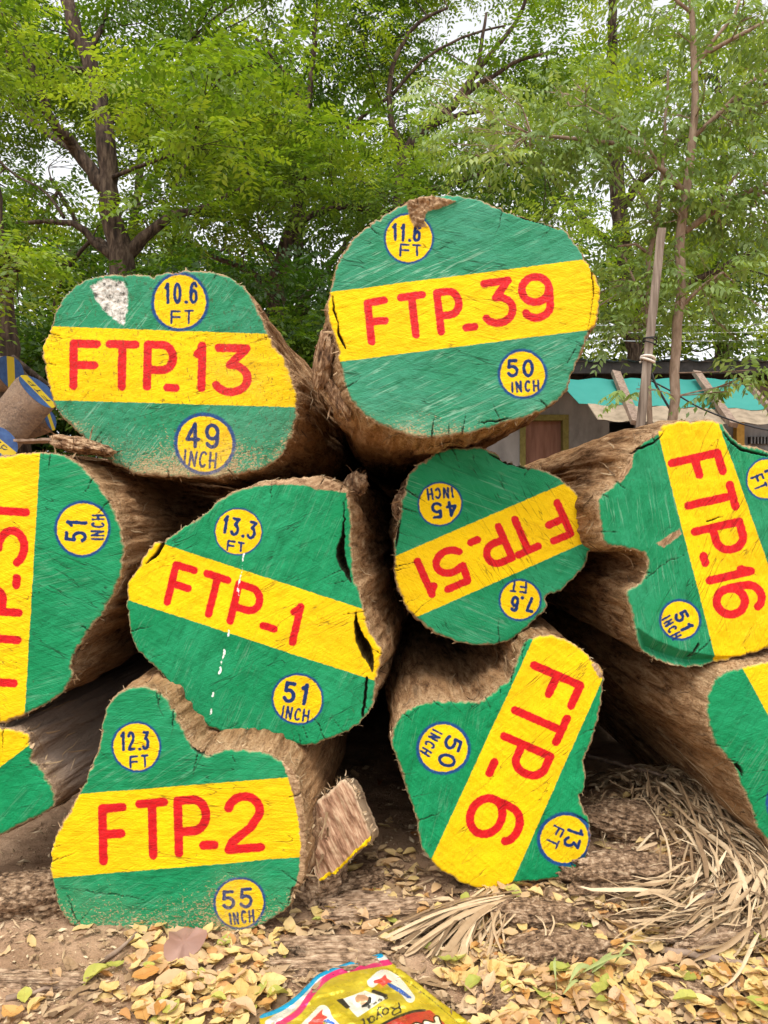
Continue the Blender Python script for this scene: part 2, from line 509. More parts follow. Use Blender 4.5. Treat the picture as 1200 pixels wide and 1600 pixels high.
# ------------------------------------------------------------------ stroke lettering
def arc(cx, cy, rx, ry, a0, a1, n=14):
    return [(cx + rx * math.cos(R(a0 + (a1 - a0) * i / n)), cy + ry * math.sin(R(a0 + (a1 - a0) * i / n))) for i in range(n + 1)]
GL = {
    'F': [[(0, 0), (0, 1), (1, 1)], [(0, .50), (.92, .50)]],
    'T': [[(0, 1), (1, 1)], [(.5, 1), (.5, 0)]],
    'P': [[(0, 0), (0, 1), (.5, 1)] + arc(.55, .70, .45, .30, 90, -90) + [(0, .40)]],
    '_': [[(0, 0), (1, 0)]],
    '.': [[(0, 0), (.01, 0)]],
    '1': [[(.75, 0), (.75, 1)], [(.75, 1), (.55, .9), (0, .80)]],
    '2': [arc(.5, .72, .5, .28, 165, -20) + [(.70, .40), (.10, .14), (0, 0), (1, 0)]],
    '3': [[(.05, 1), (.95, 1), (.42, .62)] + arc(.46, .31, .54, .31, 75, -150)],
    '4': [[(.72, 0), (.72, 1), (0, .32), (1, .32)]],
    '5': [[(.95, 1), (.12, 1), (.06, .56)] + arc(.46, .31, .54, .31, 125, -150)],
    '6': [[(.92, .86)] + arc(.52, .70, .50, .30, 50, 175) + [(0, .5)] + arc(.5, .31, .5, .31, 180, 540, 26)],
    '7': [[(0, 1), (1, 1), (.35, 0)]],
    '9': [[(.06, .15)] + arc(.48, .30, .50, .30, 215, 360) + [(1, .5)] + arc(.5, .69, .5, .31, 0, 360, 26)],
    '0': [arc(.5, .5, .5, .5, 90, 450, 26)],
    'I': [[(.5, 0), (.5, 1)]],
    'N': [[(0, 0), (0, 1), (1, 0), (1, 1)]],
    'C': [arc(.55, .5, .55, .5, 45, 315, 16)],
    'H': [[(0, 0), (0, 1)], [(1, 0), (1, 1)], [(0, .5), (1, .5)]],
    'R': [[(0, 0), (0, 1), (.5, 1)] + arc(.55, .72, .45, .28, 90, -90) + [(0, .44)], [(.45, .44), (1, 0)]],
    'O': [arc(.5, .5, .5, .5, 90, 450, 26)],
    'o': [arc(.5, .32, .5, .32, 90, 450, 18)],
    'y': [[(0, .62), (.45, .05)], [(1, .62), (.2, -.42), (-.2, -.35)]],
    'a': [arc(.45, .32, .45, .32, 20, 380, 18), [(.95, .62), (.95, .05), (1.2, .05)]],
    'l': [[(.2, 0), (.1, .2), (.6, 1), (.3, 1), (.2, .1), (.6, 0)]],
    'M': [[(0, 0), (0, 1), (.5, .3), (1, 1), (1, 0)]],
    'E': [[(1, 0), (0, 0), (0, 1), (1, 1)], [(0, .5), (.8, .5)]],
    'U': [[(0, 1), (0, .3)] + arc(.5, .3, .5, .3, 180, 360) + [(1, 1)]],
    'A': [[(0, 0), (.5, 1), (1, 0)], [(.2, .4), (.8, .4)]],
}
WID = {'I': .25, '.': .18, '1': .5, '_': .8, 'F': .85, 'M': 1.2, 'l': .45, 'y': .8}

class Paint:
    """collects strokes in photo pixels"""
    def __init__(s, zoom):
        s.ox, s.oy, s.k = zoom
        s.S = {}
        s.discs = []
    def p(s, x, y): return (s.ox + x / s.k, s.oy + y / s.k)
    def stroke(s, ink, pts, r):
        pts = np.asarray(pts, float)
        for a, b in zip(pts[:-1], pts[1:]): s.S.setdefault(ink, []).append((a, b, r))
    def glyph(s, ink, ch, x, y, w, h, d, up=None, r=6.0):
        """x,y = outer bottom-left corner and w,h outer size, all in zoom units; r in photo pixels"""
        up = d if up is None else up
        D = np.array([math.cos(R(d)), math.sin(R(d))]); U = np.array([math.sin(R(up)), -math.cos(R(up))])
        o = np.array(s.p(x, y)) + r * (D + U)
        W = max(w / s.k - 2 * r, .1); Hh = max(h / s.k - 2 * r, .1)
        for line in GL[ch]:
            P = [o + D * W * q[0] + U * Hh * q[1] for q in line]
            P = [q + rng.normal(0, .25, 2) for q in P] if len(P) < 6 else P
            s.stroke(ink, P, r)
    def text(s, ink, t, cx, cy, W, Hh, d, r=2.6):
        """evenly lettered line centred at zoom point"""
        ws = [WID.get(c, .75) for c in t]
        tot = sum(ws) + .22 * (len(t) - 1)
        u = W / tot
        D = np.array([math.cos(R(d)), math.sin(R(d))]); U = np.array([math.sin(R(d)), -math.cos(R(d))])
        pos = np.array([cx, cy]) - D * W / 2 - U * Hh / 2
        for c, wd in zip(t, ws):
            hh = Hh * rng.uniform(.96, 1.04)
            if c == '.': s.glyph(ink, c, pos[0], pos[1], wd * u, Hh * .25, d, r=r * 1.1)
            else: s.glyph(ink, c, pos[0], pos[1], wd * u, hh, d + rng.uniform(-2, 2), d + rng.uniform(-3, 3), r)
            pos = pos + D * (wd + .22) * u
    def disc(s, x, y, r, ring):
        cx, cy = s.p(x, y); s.discs.append((cx, cy, r / s.k, ring / s.k))
    def field(s, ink, P):
        L = s.S.get(ink)
        if not L: return np.full(len(P), -30.0)
        A = np.array([l[0] for l in L]); B = np.array([l[1] for l in L]); r = np.array([l[2] for l in L])
        return np.clip((r[None] - segdist(P, A, B)).max(1), -30, 30)

# ------------------------------------------------------------------ logs
def build_log(spec):
    zoom = spec['zoom']; k = zoom[2]
    Z = lambda P: np.array([(zoom[0] + x / k, zoom[1] + y / k) for x, y in P])
    out = Z(spec['outline'])
    loop = spline(out, 2.4, True)
    # ragged saw edge
    t = np.arange(len(loop))
    nrm = np.roll(loop, -1, 0) - np.roll(loop, 1, 0)
    nrm = np.stack([nrm[:, 1], -nrm[:, 0]], 1); nrm /= np.linalg.norm(nrm, axis=1)[:, None] + 1e-9
    area = 0.5 * np.sum(loop[:, 0] * np.roll(loop[:, 1], -1) - np.roll(loop[:, 0], -1) * loop[:, 1])
    if area < 0: nrm = -nrm          # outward
    sd = spec['seed']
    rag = fbm(np.stack([loop[:, 0] / 9, loop[:, 1] / 9, np.full(len(loop), sd)], 1), 3) * 2.8 + fbm(np.stack([loop[:, 0] / 2.5, loop[:, 1] / 2.5, np.full(len(loop), sd + 5)], 1), 2) * 1.7
    loop = loop + nrm * rag[:, None]
    v, f, nb = triangulate(loop, spec.get('h', 1.75))
    C = out.mean(0)
    Y0 = spec['Y']; tx, ty = spec.get('tilt', (0, 0))
    edge = segdist(v, loop, np.roll(loop, -1, 0)).min(1)
    paint = spec['paint']
    # fields
    A = {}
    b = spec['band']           # two lines, zoom units: band lies between them
    (p1, p2), (q1, q2) = [Z(l) for l in b]
    def side(P, a, c):
        d = (c - a) / np.linalg.norm(c - a)
        return (P[:, 0] - a[0]) * d[1] - (P[:, 1] - a[1]) * d[0]
    m = np.concatenate([(p1 + p2)[None] / 2 * .5 + (q1 + q2)[None] / 2 * .5])
    s1 = side(v, p1, p2) * np.sign(side(m, p1, p2)); s2 = side(v, q1, q2) * np.sign(side(m, q1, q2))
    A['band'] = np.clip(np.minimum(s1, s2), -30, 30)
    dsc = np.full(len(v), -30.0); rg = np.full(len(v), -30.0)
    for cx, cy, r, ring in paint.discs:
        ph = np.arctan2(v[:, 1] - cy, v[:, 0] - cx)
        wob = 1 + .012 * np.sin(2 * ph + cx) + .008 * np.sin(3 * ph + cy)
        q = np.hypot(v[:, 0] - cx, v[:, 1] - cy) / wob
        dsc = np.maximum(dsc, r - q); rg = np.maximum(rg, ring - q)
    A['disc'] = dsc; A['ring'] = rg
    for ink in ('red', 'blue', 'white'): A[ink] = paint.field(ink, v)
    A['edge'] = np.clip(edge, 0, 30)
    A['wear'] = np.clip(spec['wear'](v) + .25 * fbm(np.stack([v[:, 0] / 60, v[:, 1] / 60, np.full(len(v), sd)], 1), 3), 0, 1)
    A['patch'] = np.full(len(v), -30.0)
    for P in spec.get('patch', []): A['patch'] = np.maximum(A['patch'], np.clip(polydist(v, Z(P)), -30, 30))
    A['bare'] = np.full(len(v), -30.0)
    for P in spec.get('bare', []): A['bare'] = np.maximum(A['bare'], np.clip(polydist(v, Z(P)), -30, 30))
    # cracks, with short drying checks running in from the rim
    checks = []
    for _ in range(spec.get('checks', 16)):
        i = rng.integers(len(loop)); p = loop[i] * .985 + C * .015; tgt = C + rng.normal(0, 14, 2); u = (tgt - p) / np.linalg.norm(tgt - p)
        Lc = rng.uniform(10, 46)
        q = [p - u * 4 + 0 * u, p + u * Lc * .5 + rng.normal(0, 1.2, 2), p + u * Lc + rng.normal(0, 2, 2)]
        wd = rng.uniform(.9, 2.0)
        checks.append([((a_ - zoom[0]) * k, (b_ - zoom[1]) * k, w_ * k) for (a_, b_), w_ in zip(q, (wd, wd * .8, .3))])
    cr = np.full(len(v), -30.0); depth = np.zeros(len(v))
    for P in spec.get('cracks', []) + checks:
        pts = np.array([(*Z([(x, y)])[0], wd / k) for x, y, wd in P])
        pts = spline(pts, 5.0)
        pts[1:-1, :2] += rng.normal(0, .7, (len(pts) - 2, 2))
        Aa, Bb = pts[:-1], pts[1:]
        AB = Bb[:, :2] - Aa[:, :2]
        tt = np.clip(((v[:, None] - Aa[None, :, :2]) * AB[None]).sum(2) / ((AB ** 2).sum(1) + 1e-9), 0, 1)
        dd = np.linalg.norm(v[:, None] - (Aa[None, :, :2] + tt[..., None] * AB[None]), axis=2)
        ww = Aa[None, :, 2] + tt * (Bb[:, 2] - Aa[:, 2])[None]
        c_ = (ww / 2 - dd).max(1)
        cr = np.maximum(cr, c_)
        depth = np.maximum(depth, np.clip((c_ - .2) * .012, 0, .09))
    A['crack'] = np.clip(cr, -30, 30)
    p3 = np.stack([v[:, 0], v[:, 1], np.full(len(v), sd * 3.1)], 1)
    g = R(spec['grain']); along = p3[:, 0] * math.cos(g) + p3[:, 1] * math.sin(g); across = -p3[:, 0] * math.sin(g) + p3[:, 1] * math.cos(g)
    rel = fbm(p3 / 80, 3) * .0035 + fbm(p3 / 12, 3) * .0011 + vnoise(np.stack([along / 40, across / 3.2, p3[:, 2]], 1)) * .0003
    roll = np.clip(1 - edge / 4, 0, 1) ** 2 * .0025
    lump = np.clip(A['bare'] + 2, 0, 5) / 5 * spec.get('lump', 0) * (np.abs(fbm(p3 / 9, 4)) * 1.6 + .15)
    dY = rel + roll + depth - lump + np.clip(A['patch'] + 2, 0, 6) / 6 * np.abs(fbm(p3 / 6, 3)) * .004
    for P, dpt in spec.get('chamfer', []):      # a facet cut back from the plane
        dY = dY + np.clip(polydist(v, Z(P)), 0, 60) * dpt
    def place(P2, extra):
        Y = Y0 + tx * (P2[:, 0] - C[0]) + ty * (P2[:, 1] - C[1]) + extra
        return np.stack([(P2[:, 0] - 600) / F * Y, Y, H - (P2[:, 1] - 800) / F * Y], 1), Y
    # straight back in world: use plane position first, then push along +Y
    Vf, _ = place(v, 0)
    Vf[:, 1] += dY
    base = np.array([(C[0] - 600) / F * Y0, Y0 + .6, Vf[:, 2].min()])
    log = empty('timber_log', base, spec['label'], 'log', 'painted timber logs stacked in the front pile')
    # orientation of triangles: face the camera (-Y)
    a, b_, c_ = Vf[f[0][0]], Vf[f[0][1]], Vf[f[0][2]]
    if np.cross(b_ - a, c_ - a)[1] > 0: f = f[:, ::-1]
    obj('painted_end', Vf, f, face_material('painted_end_' + str(sd), spec.get('fade', 0), spec['grain'], spec.get('wearamt', .8), spec.get('pores', 0), tuple(np.array(Vf.mean(0) - base)[[0, 2]] + rng.uniform(-.03, .03, 2))), log, base, A)
    # bark flank
    nb_ = nb
    L0 = Vf[:nb_]
    n3 = np.stack([nrm[:, 0], np.zeros(nb_), -nrm[:, 1]], 1)
    sl = [0, .003, .008, .014, .021, .029, .038, .048, .059, .071, .084, .1, .118, .14, .165, .19, .22, .255, .3, .35, .41, .48, .57, .68, .82, 1, 1.3, 1.7, 2.2, 2.8, spec.get('length', 5.0)]
    sm = L0.copy()
    rings = [L0]; al = [np.zeros(nb_)]
    kx, kz = spec.get('axis', (0, 0))
    flare = spec.get('flare', .001)
    tt = np.arange(nb_)
    for s in sl[1:]:
        it = int(min(40, s * 60))
        q = L0.copy()
        for _ in range(it):
            q = .25 * np.roll(q, 1, 0) + .5 * q + .25 * np.roll(q, -1, 0)
        pp = np.stack([q[:, 0] * 1.0, np.full(nb_, s), q[:, 2]], 1)
        coarse = fbm(np.stack([pp[:, 0] * 16, pp[:, 1] * 4.5, pp[:, 2] * 16], 1) + sd, 3)
        fine = fbm(np.stack([pp[:, 0] * 85, pp[:, 1] * 13, pp[:, 2] * 85], 1) + sd, 3) - .7 * np.abs(vnoise(np.stack([pp[:, 0] * 120, pp[:, 1] * 5, pp[:, 2] * 120], 1) + sd * 4))
        groove = np.abs(vnoise(np.stack([pp[:, 0] * 34, pp[:, 1] * 2.5, pp[:, 2] * 34], 1) + sd * 2))
        ramp_ = 1 - math.exp(-s / .02)
        fl = flare
        for (fx, fy, fr, fa) in spec.get('swell', []):
            fp = Z([(fx, fy)])[0]
            fl = fl + fa * np.exp(-((loop[:, 0] - fp[0]) ** 2 + (loop[:, 1] - fp[1]) ** 2) / (fr / k) ** 2)
        off = .0015 + fl * (1 - math.exp(-s / .07)) + ramp_ * (coarse * .010 + fine * .006 - groove * .009 + .002)
        V = q + n3 * np.asarray(off)[..., None] if np.ndim(off) else q + n3 * off
        V = V.copy(); V[:, 1] = L0[:, 1] + s + (fine * .004 if s < .2 else 0)
        V[:, 0] += kx * s; V[:, 2] += kz * s
        rings.append(V); al.append(np.full(nb_, s))
    V = np.concatenate(rings); nr = len(rings)
    i = np.arange(nr - 1)[:, None] * nb_; j = np.arange(nb_)[None]; j2 = (np.arange(nb_) + 1) % nb_
    q = np.stack([i + j, i + j2[None], i + nb_ + j2[None], i + nb_ + j], -1).reshape(-1, 4)
    # flip so normals point outward
    c0 = V[q[10]]; nn = np.cross(c0[1] - c0[0], c0[3] - c0[0])
    if np.dot(nn, n3[10]) < 0: q = q[:, ::-1]
    Fq = [tuple(x) for x in q.tolist()] + [tuple((nr - 1) * nb_ + np.arange(nb_))]
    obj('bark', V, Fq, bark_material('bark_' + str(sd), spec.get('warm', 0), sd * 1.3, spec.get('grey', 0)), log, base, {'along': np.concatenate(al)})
    # frayed fibres round the cut
    G = Geo()
    nf = spec.get('fray', 150) // 2
    for _ in range(nf):
        i = rng.integers(nb_)
        p = L0[i] + n3[i] * rng.uniform(-.001, .003) + np.array([0, rng.uniform(.001, .02), 0])
        d = n3[i] * rng.uniform(.2, 1) + np.array([rng.normal(0, .5), rng.uniform(-.7, .5), rng.normal(0, .5) - .15])
        d /= np.linalg.norm(d)
        Lh = rng.uniform(.002, .007) if rng.random() < .95 else rng.uniform(.008, .016)
        bend = rng.normal(0, .35, 3)
        P = [p - d * .003, p + d * Lh * .5 + bend * Lh * .15, p + d * Lh + bend * Lh * .4]
        wd = rng.uniform(.0008, .0024)
        G.ribbon(P, [wd, wd * .8, wd * .2], rng.normal(0, 1, 3), rng.uniform(.1, .9))
    ns = len(sl)
    for _ in range(spec.get('strings', 70)):     # stringy fibres lying along the flank
        i = rng.integers(nb_); r0 = rng.integers(1, 14); m = rng.integers(3, 8); wob = rng.normal(0, 2.5)
        P = []
        for q_ in range(m):
            rix = min(r0 + q_, ns - 1); ii = int(i + wob * q_) % nb_
            P.append(rings[rix][ii] + n3[ii] * (.0008 + .004 * rng.random() * (q_ in (0, m - 1))))
        wd = rng.uniform(.0008, .0032)
        G.ribbon(P, wd * np.clip(np.sin(np.linspace(.3, 2.9, m)) * 1.3, .2, 1), n3[i] + rng.normal(0, .25, 3), rng.uniform(.0, .85))
    for (x, y, n, ln) in spec.get('tufts', []):
        p0 = Z([(x, y)])[0]
        i = np.argmin(((loop - p0) ** 2).sum(1))
        for _ in range(max(2, n // 2)):
            jx = (i + rng.integers(-9, 9)) % nb_
            p = L0[jx] + np.array([0, rng.uniform(0, .03), 0])
            d = n3[jx] * rng.uniform(.1, .8) + rng.normal(0, .6, 3) + [0, .3, -.2]; d /= np.linalg.norm(d)
            Lh = ln * rng.uniform(.25, .8); wd = rng.uniform(.0015, .005)
            bend = rng.normal(0, .3, 3)
            G.ribbon([p - d * .004, p + d * Lh * .5 + bend * Lh * .1, p + d * Lh + bend * Lh * .35], [wd, wd * .9, wd * .25], rng.normal(0, 1, 3), rng.uniform(.1, .7))
    G.build('frayed_fibre', M['fibre'], log, base)
    return log, base, loop

def wear_bottom(y0, y1, a=.8, b=.05):
    return lambda v: b + (a - b) * np.clip((v[:, 1] - y0) / (y1 - y0), 0, 1)
def wear_flat(a): return lambda v: np.full(len(v), a)

LOGS = {}
# --- log numbered 13
z = (0, 400, 2.0); P = Paint(z)
for ch, x, y, wd in [('F', 216, 419, 98), ('T', 328, 420, 106), ('P', 446, 421, 106), ('_', 511, 425, 52), ('1', 603, 425, 44), ('3', 662, 437, 124)]:
    P.glyph('red', ch, x, y, wd, 164 if ch == '3' else 158, 1.4, 1, 6.6)
P.disc(562, 143, 82, 92); P.disc(640, 587, 86, 98)
P.text('blue', '10.6', 566, 115, 104, 70, 0, 2.52); P.text('blue', 'FT', 568, 190, 72, 44, 0, 1.75)
P.text('blue', '49', 634, 562, 106, 80, 2, 3.02); P.text('blue', 'INCH', 626, 636, 104, 52, 6, 1.75)
LOGS['13'] = build_log(dict(zoom=z, seed=3, Y=1.33, grain=14, paint=P, fade=.7, wearamt=.95, pores=1.2, warm=.2, flare=.001, axis=(.05, 0),
    label='upper left log of the pile with a flat top, painted 13 on its yellow band',
    outline=[(135, 290), (150, 250), (165, 205), (180, 160), (215, 110), (265, 75), (330, 60), (400, 58), (460, 60), (478, 70), (490, 58), (540, 50), (600, 48), (660, 50), (705, 60), (745, 85), (780, 120), (805, 165), (830, 225), (855, 280), (885, 320), (905, 370), (925, 430), (928, 480), (918, 540), (900, 590), (870, 635), (830, 660), (770, 678), (700, 690), (640, 692), (570, 690), (500, 688), (430, 680), (370, 655), (320, 625), (270, 575), (225, 530), (185, 490), (165, 455), (150, 400), (140, 340)],
    band=[[(165, 220), (830, 243)], [(160, 450), (925, 473)]], wear=lambda v: np.clip(.32 + .5 * np.clip((v[:, 1] - 625) / 120, 0, 1) - .15 * (v[:, 1] < 520), 0, 1),
    patch=[[(282, 92), (330, 70), (385, 80), (400, 110), (398, 160), (388, 215), (370, 210), (335, 180), (300, 140)]],
    cracks=[[(770, 682, 2), (830, 664, 5), (868, 640, 3)], [(580, 310, 1), (640, 280, 1.6), (690, 265, 1)]],
    swell=[(900, 520, 150, 0.0150), (900, 350, 80, 0.0060)], tufts=[(905, 480, 10, .02), (930, 440, 8, .02), (210, 110, 6, .012)], fray=260))
# --- log numbered 39
z = (480, 280, 2.5); P = Paint(z)
for ch, x, y, wd in [('F', 238, 652, 98), ('T', 369, 632, 116), ('P', 510, 613, 112), ('_', 610, 598, 60), ('3', 690, 586, 136), ('9', 837, 566, 138)]:
    P.glyph('red', ch, x, y, wd, 192 if ch in '39' else 184, -7.6, -6.5, 6.2)
P.disc(397, 231, 91, 100); P.disc(841, 762, 87, 98)
P.text('blue', '11.6', 388, 208, 112, 72, 3, 2.52); P.text('blue', 'FT', 404, 278, 88, 52, 0, 1.75)
P.text('blue', '50', 834, 740, 106, 70, 0, 2.69); P.text('blue', 'INCH', 852, 809, 108, 48, -3, 1.75)
LOGS['39'] = build_log(dict(zoom=z, seed=11, Y=1.20, grain=-12, paint=P, fade=.95, wearamt=.8, warm=.6, flare=.002, lump=.012,
    label='big round log on top of the pile, painted 39 on its yellow band',
    outline=[(95, 420), (105, 370), (120, 330), (150, 270), (195, 215), (250, 175), (310, 135), (380, 100), (420, 80), (480, 68), (540, 62), (600, 66), (650, 75), (700, 90), (760, 115), (820, 140), (880, 155), (940, 175), (985, 195), (1010, 200), (1040, 240), (1075, 285), (1090, 315), (1110, 345), (1130, 385), (1147, 430), (1140, 490), (1130, 560), (1100, 595), (1085, 635), (1060, 690), (1040, 745), (1020, 800), (990, 850), (950, 885), (900, 910), (830, 935), (750, 955), (690, 975), (620, 990), (540, 1005), (470, 1008), (400, 1000), (330, 975), (270, 950), (215, 910), (175, 865), (150, 800), (135, 740), (125, 690), (115, 640), (100, 590), (85, 540), (80, 480)],
    band=[[(95, 440), (1095, 312)], [(150, 710), (1110, 588)]], wear=wear_bottom(580, 680, .6, .06),
    cracks=[[(1108, 345, 8), (1118, 420, 5), (1112, 500, 3), (1095, 590, 2)], [(1065, 640, 2), (1030, 690, 4), (1015, 720, 2)], [(665, 955, 3), (740, 945, 7), (800, 930, 3)],
            [(100, 455, 4), (105, 520, 9), (120, 560, 5), (128, 620, 12), (150, 660, 5)], [(700, 95, 3), (830, 145, 6), (985, 195, 4)]],
    bare=[[(385, 85), (480, 62), (580, 90), (520, 115), (470, 125), (455, 160), (470, 185), (420, 190), (400, 150)]],
    swell=[(110, 690, 220, 0.0250), (215, 900, 200, 0.0175), (540, 1000, 420, 0.0100)], tufts=[(100, 600, 30, .03), (120, 680, 24, .03), (90, 540, 16, .025), (215, 910, 12, .02), (120, 320, 8, .015), (520, 1005, 6, .03)], fray=260))
# --- log numbered 1
z = (180, 720, 2.727); P = Paint(z)
for ch, x, y, wd in [('F', 202, 613, 112), ('T', 333, 650, 126), ('P', 470, 694, 136), ('_', 612, 713, 80), ('1', 712, 776, 66)]:
    P.glyph('red', ch, x, y, wd, 196 if ch != '1' else 188, 17.5, 13.5, 6.0)
P.disc(525, 302, 96, 103); P.disc(778, 1015, 102, 112)
P.text('blue', '13.3', 530, 284, 148, 82, 12, 2.52); P.text('blue', 'FT', 514, 365, 78, 44, 8, 1.75)
P.text('blue', '51', 772, 990, 108, 96, 10, 3.19); P.text('blue', 'INCH', 768, 1078, 120, 58, 10, 1.75)
for (x1, y1, x2, y2, r) in [(549, 398, 544, 425, 2.2), (542, 440, 538, 480, .8), (536, 485, 520, 555, 1.4), (528, 545, 527, 575, 1.2), (484, 722, 482, 745, 2), (466, 805, 460, 838, 2), (449, 878, 444, 905, 1.8), (420, 988, 416, 1000, 2.2), (412, 1055, 408, 1078, 1.6), (460, 835, 452, 870, .7)]:
    P.stroke('white', [P.p(x1, y1), P.p((x1 + x2) / 2 + rng.normal(0, 2), (y1 + y2) / 2), P.p(x2, y2)], r * rng.uniform(.55, .85))
LOGS['1'] = build_log(dict(zoom=z, seed=23, Y=1.26, grain=28, paint=P, fade=.1, wearamt=.5, flare=.001, axis=(.08, -.01),
    label='middle left log with deep splits at its right edge, painted 1 on slanting band',
    outline=[(50, 560), (65, 500), (95, 455), (130, 400), (160, 352), (185, 348), (200, 352), (220, 330), (270, 300), (330, 260), (380, 225), (430, 180), (500, 140), (570, 112), (650, 92), (730, 80), (800, 74), (870, 72), (940, 90), (990, 125), (1000, 200), (1003, 260), (1006, 330), (1010, 400), (1014, 460), (1025, 520), (1045, 570), (1062, 640), (1080, 720), (1110, 770), (1135, 810), (1125, 860), (1112, 935), (1105, 980), (1095, 1050), (1060, 1100), (1010, 1140), (940, 1175), (870, 1200), (810, 1213), (740, 1205), (660, 1190), (590, 1172), (520, 1165), (450, 1150), (380, 1115), (320, 1075), (270, 1010), (200, 910), (150, 860), (110, 820), (75, 770), (60, 700), (48, 620)],
    band=[[(205, 355), (1045, 628)], [(50, 592), (1075, 927)]], wear=wear_bottom(1050, 1250, .35, .03),
    bare=[[(560, 116), (650, 104), (730, 101), (800, 104), (860, 122), (930, 128), (985, 137), (992, 200), (1010, 100), (900, 50), (700, 60)]],
    cracks=[[(975, 180, 3), (972, 300, 12), (958, 385, 36), (975, 450, 34), (1005, 520, 5)], [(1024, 645, 4), (1035, 730, 30), (1065, 800, 52), (1085, 850, 34), (1095, 900, 8)], [(202, 352, 16), (172, 400, 18), (130, 440, 4)],
            [(1072, 925, 10), (1066, 1000, 13), (1055, 1090, 12)], [(800, 535, 1), (890, 500, 2.5), (975, 460, 4)], [(350, 242, 5), (400, 215, 2)], [(200, 905, 4), (260, 985, 6), (330, 1075, 3)], [(800, 1130, 3), (818, 1180, 4)],
            [(480, 1060, 1), (477, 1110, 2.5)], [(125, 835, 1), (170, 800, 2)], [(615, 1105, 2), (616, 1150, 3)], [(185, 890, 1), (240, 845, 2)], [(720, 690, .8), (900, 700, 1.2), (1020, 682, 2)], [(780, 180, 1), (808, 150, 2)]],
    swell=[(1040, 500, 260, 0.0225), (1120, 850, 160, 0.0100), (900, 80, 150, 0.0075)], tufts=[(1130, 815, 8, .01), (350, 245, 6, .01), (50, 640, 6, .012)], fray=200))
# --- log numbered 2
z = (60, 1040, 2.143); P = Paint(z)
for ch, x, y, wd in [('F', 202, 670, 98), ('T', 328, 654, 112), ('P', 456, 643, 124), ('_', 538, 618, 66), ('2', 624, 632, 136)]:
    P.glyph('red', ch, x, y, wd, 204, -4.0, -1.5, 7.0)
P.disc(328, 272, 77, 85); P.disc(674, 795, 80, 89)
P.text('blue', '12.3', 322, 252, 98, 66, -2, 2.44); P.text('blue', 'FT', 337, 320, 66, 44, -4, 1.75)
P.text('blue', '55', 666, 780, 102, 68, -3, 2.69); P.text('blue', 'INCH', 682, 842, 84, 44, -6, 1.75)
LOGS['2'] = build_log(dict(zoom=z, seed=31, Y=1.18, grain=-6, paint=P, fade=.15, wearamt=.95, flare=.001, axis=(.03, 0),
    label='lowest left log with humped top standing on dirt, painted 2 on yellow band',
    outline=[(40, 650), (45, 600), (75, 540), (110, 480), (140, 425), (165, 370), (190, 310), (205, 250), (215, 180), (235, 130), (265, 95), (310, 75), (340, 70), (375, 75), (410, 95), (440, 130), (465, 175), (485, 215), (500, 250), (520, 275), (560, 300), (620, 285), (680, 282), (740, 290), (800, 312), (845, 350), (865, 385), (880, 440), (892, 520), (895, 600), (892, 680), (880, 735), (855, 750), (842, 800), (800, 840), (740, 875), (660, 900), (570, 908), (480, 915), (400, 915), (320, 915), (250, 915), (190, 905), (130, 885), (90, 850), (60, 790), (48, 720)],
    band=[[(145, 430), (820, 375)], [(42, 712), (880, 640)]], wear=lambda v: np.clip(.16 + .44 * np.clip((v[:, 1] - 1340) / 100, 0, 1) + .14 * np.clip((470 - np.abs(v[:, 0] - 340) - 330) / 100, 0, 1) * (v[:, 1] > 1330), 0, 1),
    bare=[[(815, 320), (835, 375), (855, 440), (872, 520), (878, 600), (872, 690), (860, 740), (900, 760), (930, 600), (880, 330)]],
    cracks=[[(505, 262, 3), (535, 292, 7), (585, 306, 3)], [(105, 745, 1), (180, 760, 3), (280, 770, 3), (400, 800, 1)], [(660, 325, 2), (650, 300, 3)], [(850, 745, 6), (835, 800, 3)], [(95, 770, 2), (120, 840, 5), (145, 880, 2)]],
    swell=[(720, 285, 220, 0.0150), (890, 560, 200, 0.0100)], tufts=[(855, 750, 26, .03), (845, 800, 14, .02), (700, 285, 10, .015)], fray=240))
# --- log numbered 31 (cut by the left frame edge)
z = (0, 680, 2.424); P = Paint(z)
for ch, x, y, wd in [('F', 66, 958, 112), ('T', 77, 838, 122), ('P', 84, 690, 118), ('_', 76, 584, 58), ('3', 104, 500, 150), ('1', 111, 336, 66)]:
    P.glyph('red', ch, x, y, wd, 190, -86.2, -86.2, 6.6)
P.disc(313, 355, 97, 108)
P.text('blue', '51', 290, 362, 84, 84, -87, 2.86); P.text('blue', 'INCH', 372, 348, 100, 52, -88, 1.75)
LOGS['31'] = build_log(dict(zoom=z, seed=41, Y=1.25, grain=-24, paint=P, fade=.1, wearamt=.6, flare=.001,
    label='big log at the left edge with its yellow band and lettering running upright',
    outline=[(-470, 480), (-400, 270), (-300, 140), (-150, 90), (0, 85), (60, 72), (150, 65), (220, 72), (280, 95), (340, 150), (390, 210), (430, 280), (455, 350), (468, 430), (460, 500), (440, 570), (400, 650), (350, 720), (300, 790), (270, 850), (268, 880), (270, 910), (240, 970), (190, 1010), (120, 1045), (50, 1075), (-20, 1090), (-150, 1080), (-300, 1000), (-420, 850), (-480, 650)],
    band=[[(152, 65), (93, 1045)], [(-130, 65), (-185, 1045)]], wear=lambda v: np.clip(.06 + .5 * np.clip((v[:, 0] - 120) / 80, 0, 1) * np.clip((v[:, 1] - 860) / 150, 0, 1), 0, 1),
    cracks=[[(0, 840, 1), (60, 860, 2), (110, 885, 1)], [(0, 815, 1), (90, 800, 1.6)]],
    swell=[(400, 170, 130, 0.0050), (460, 480, 200, 0.0075)], tufts=[(270, 880, 18, .02), (300, 790, 8, .012), (240, 70, 14, .03), (150, 65, 10, .02)], fray=200))
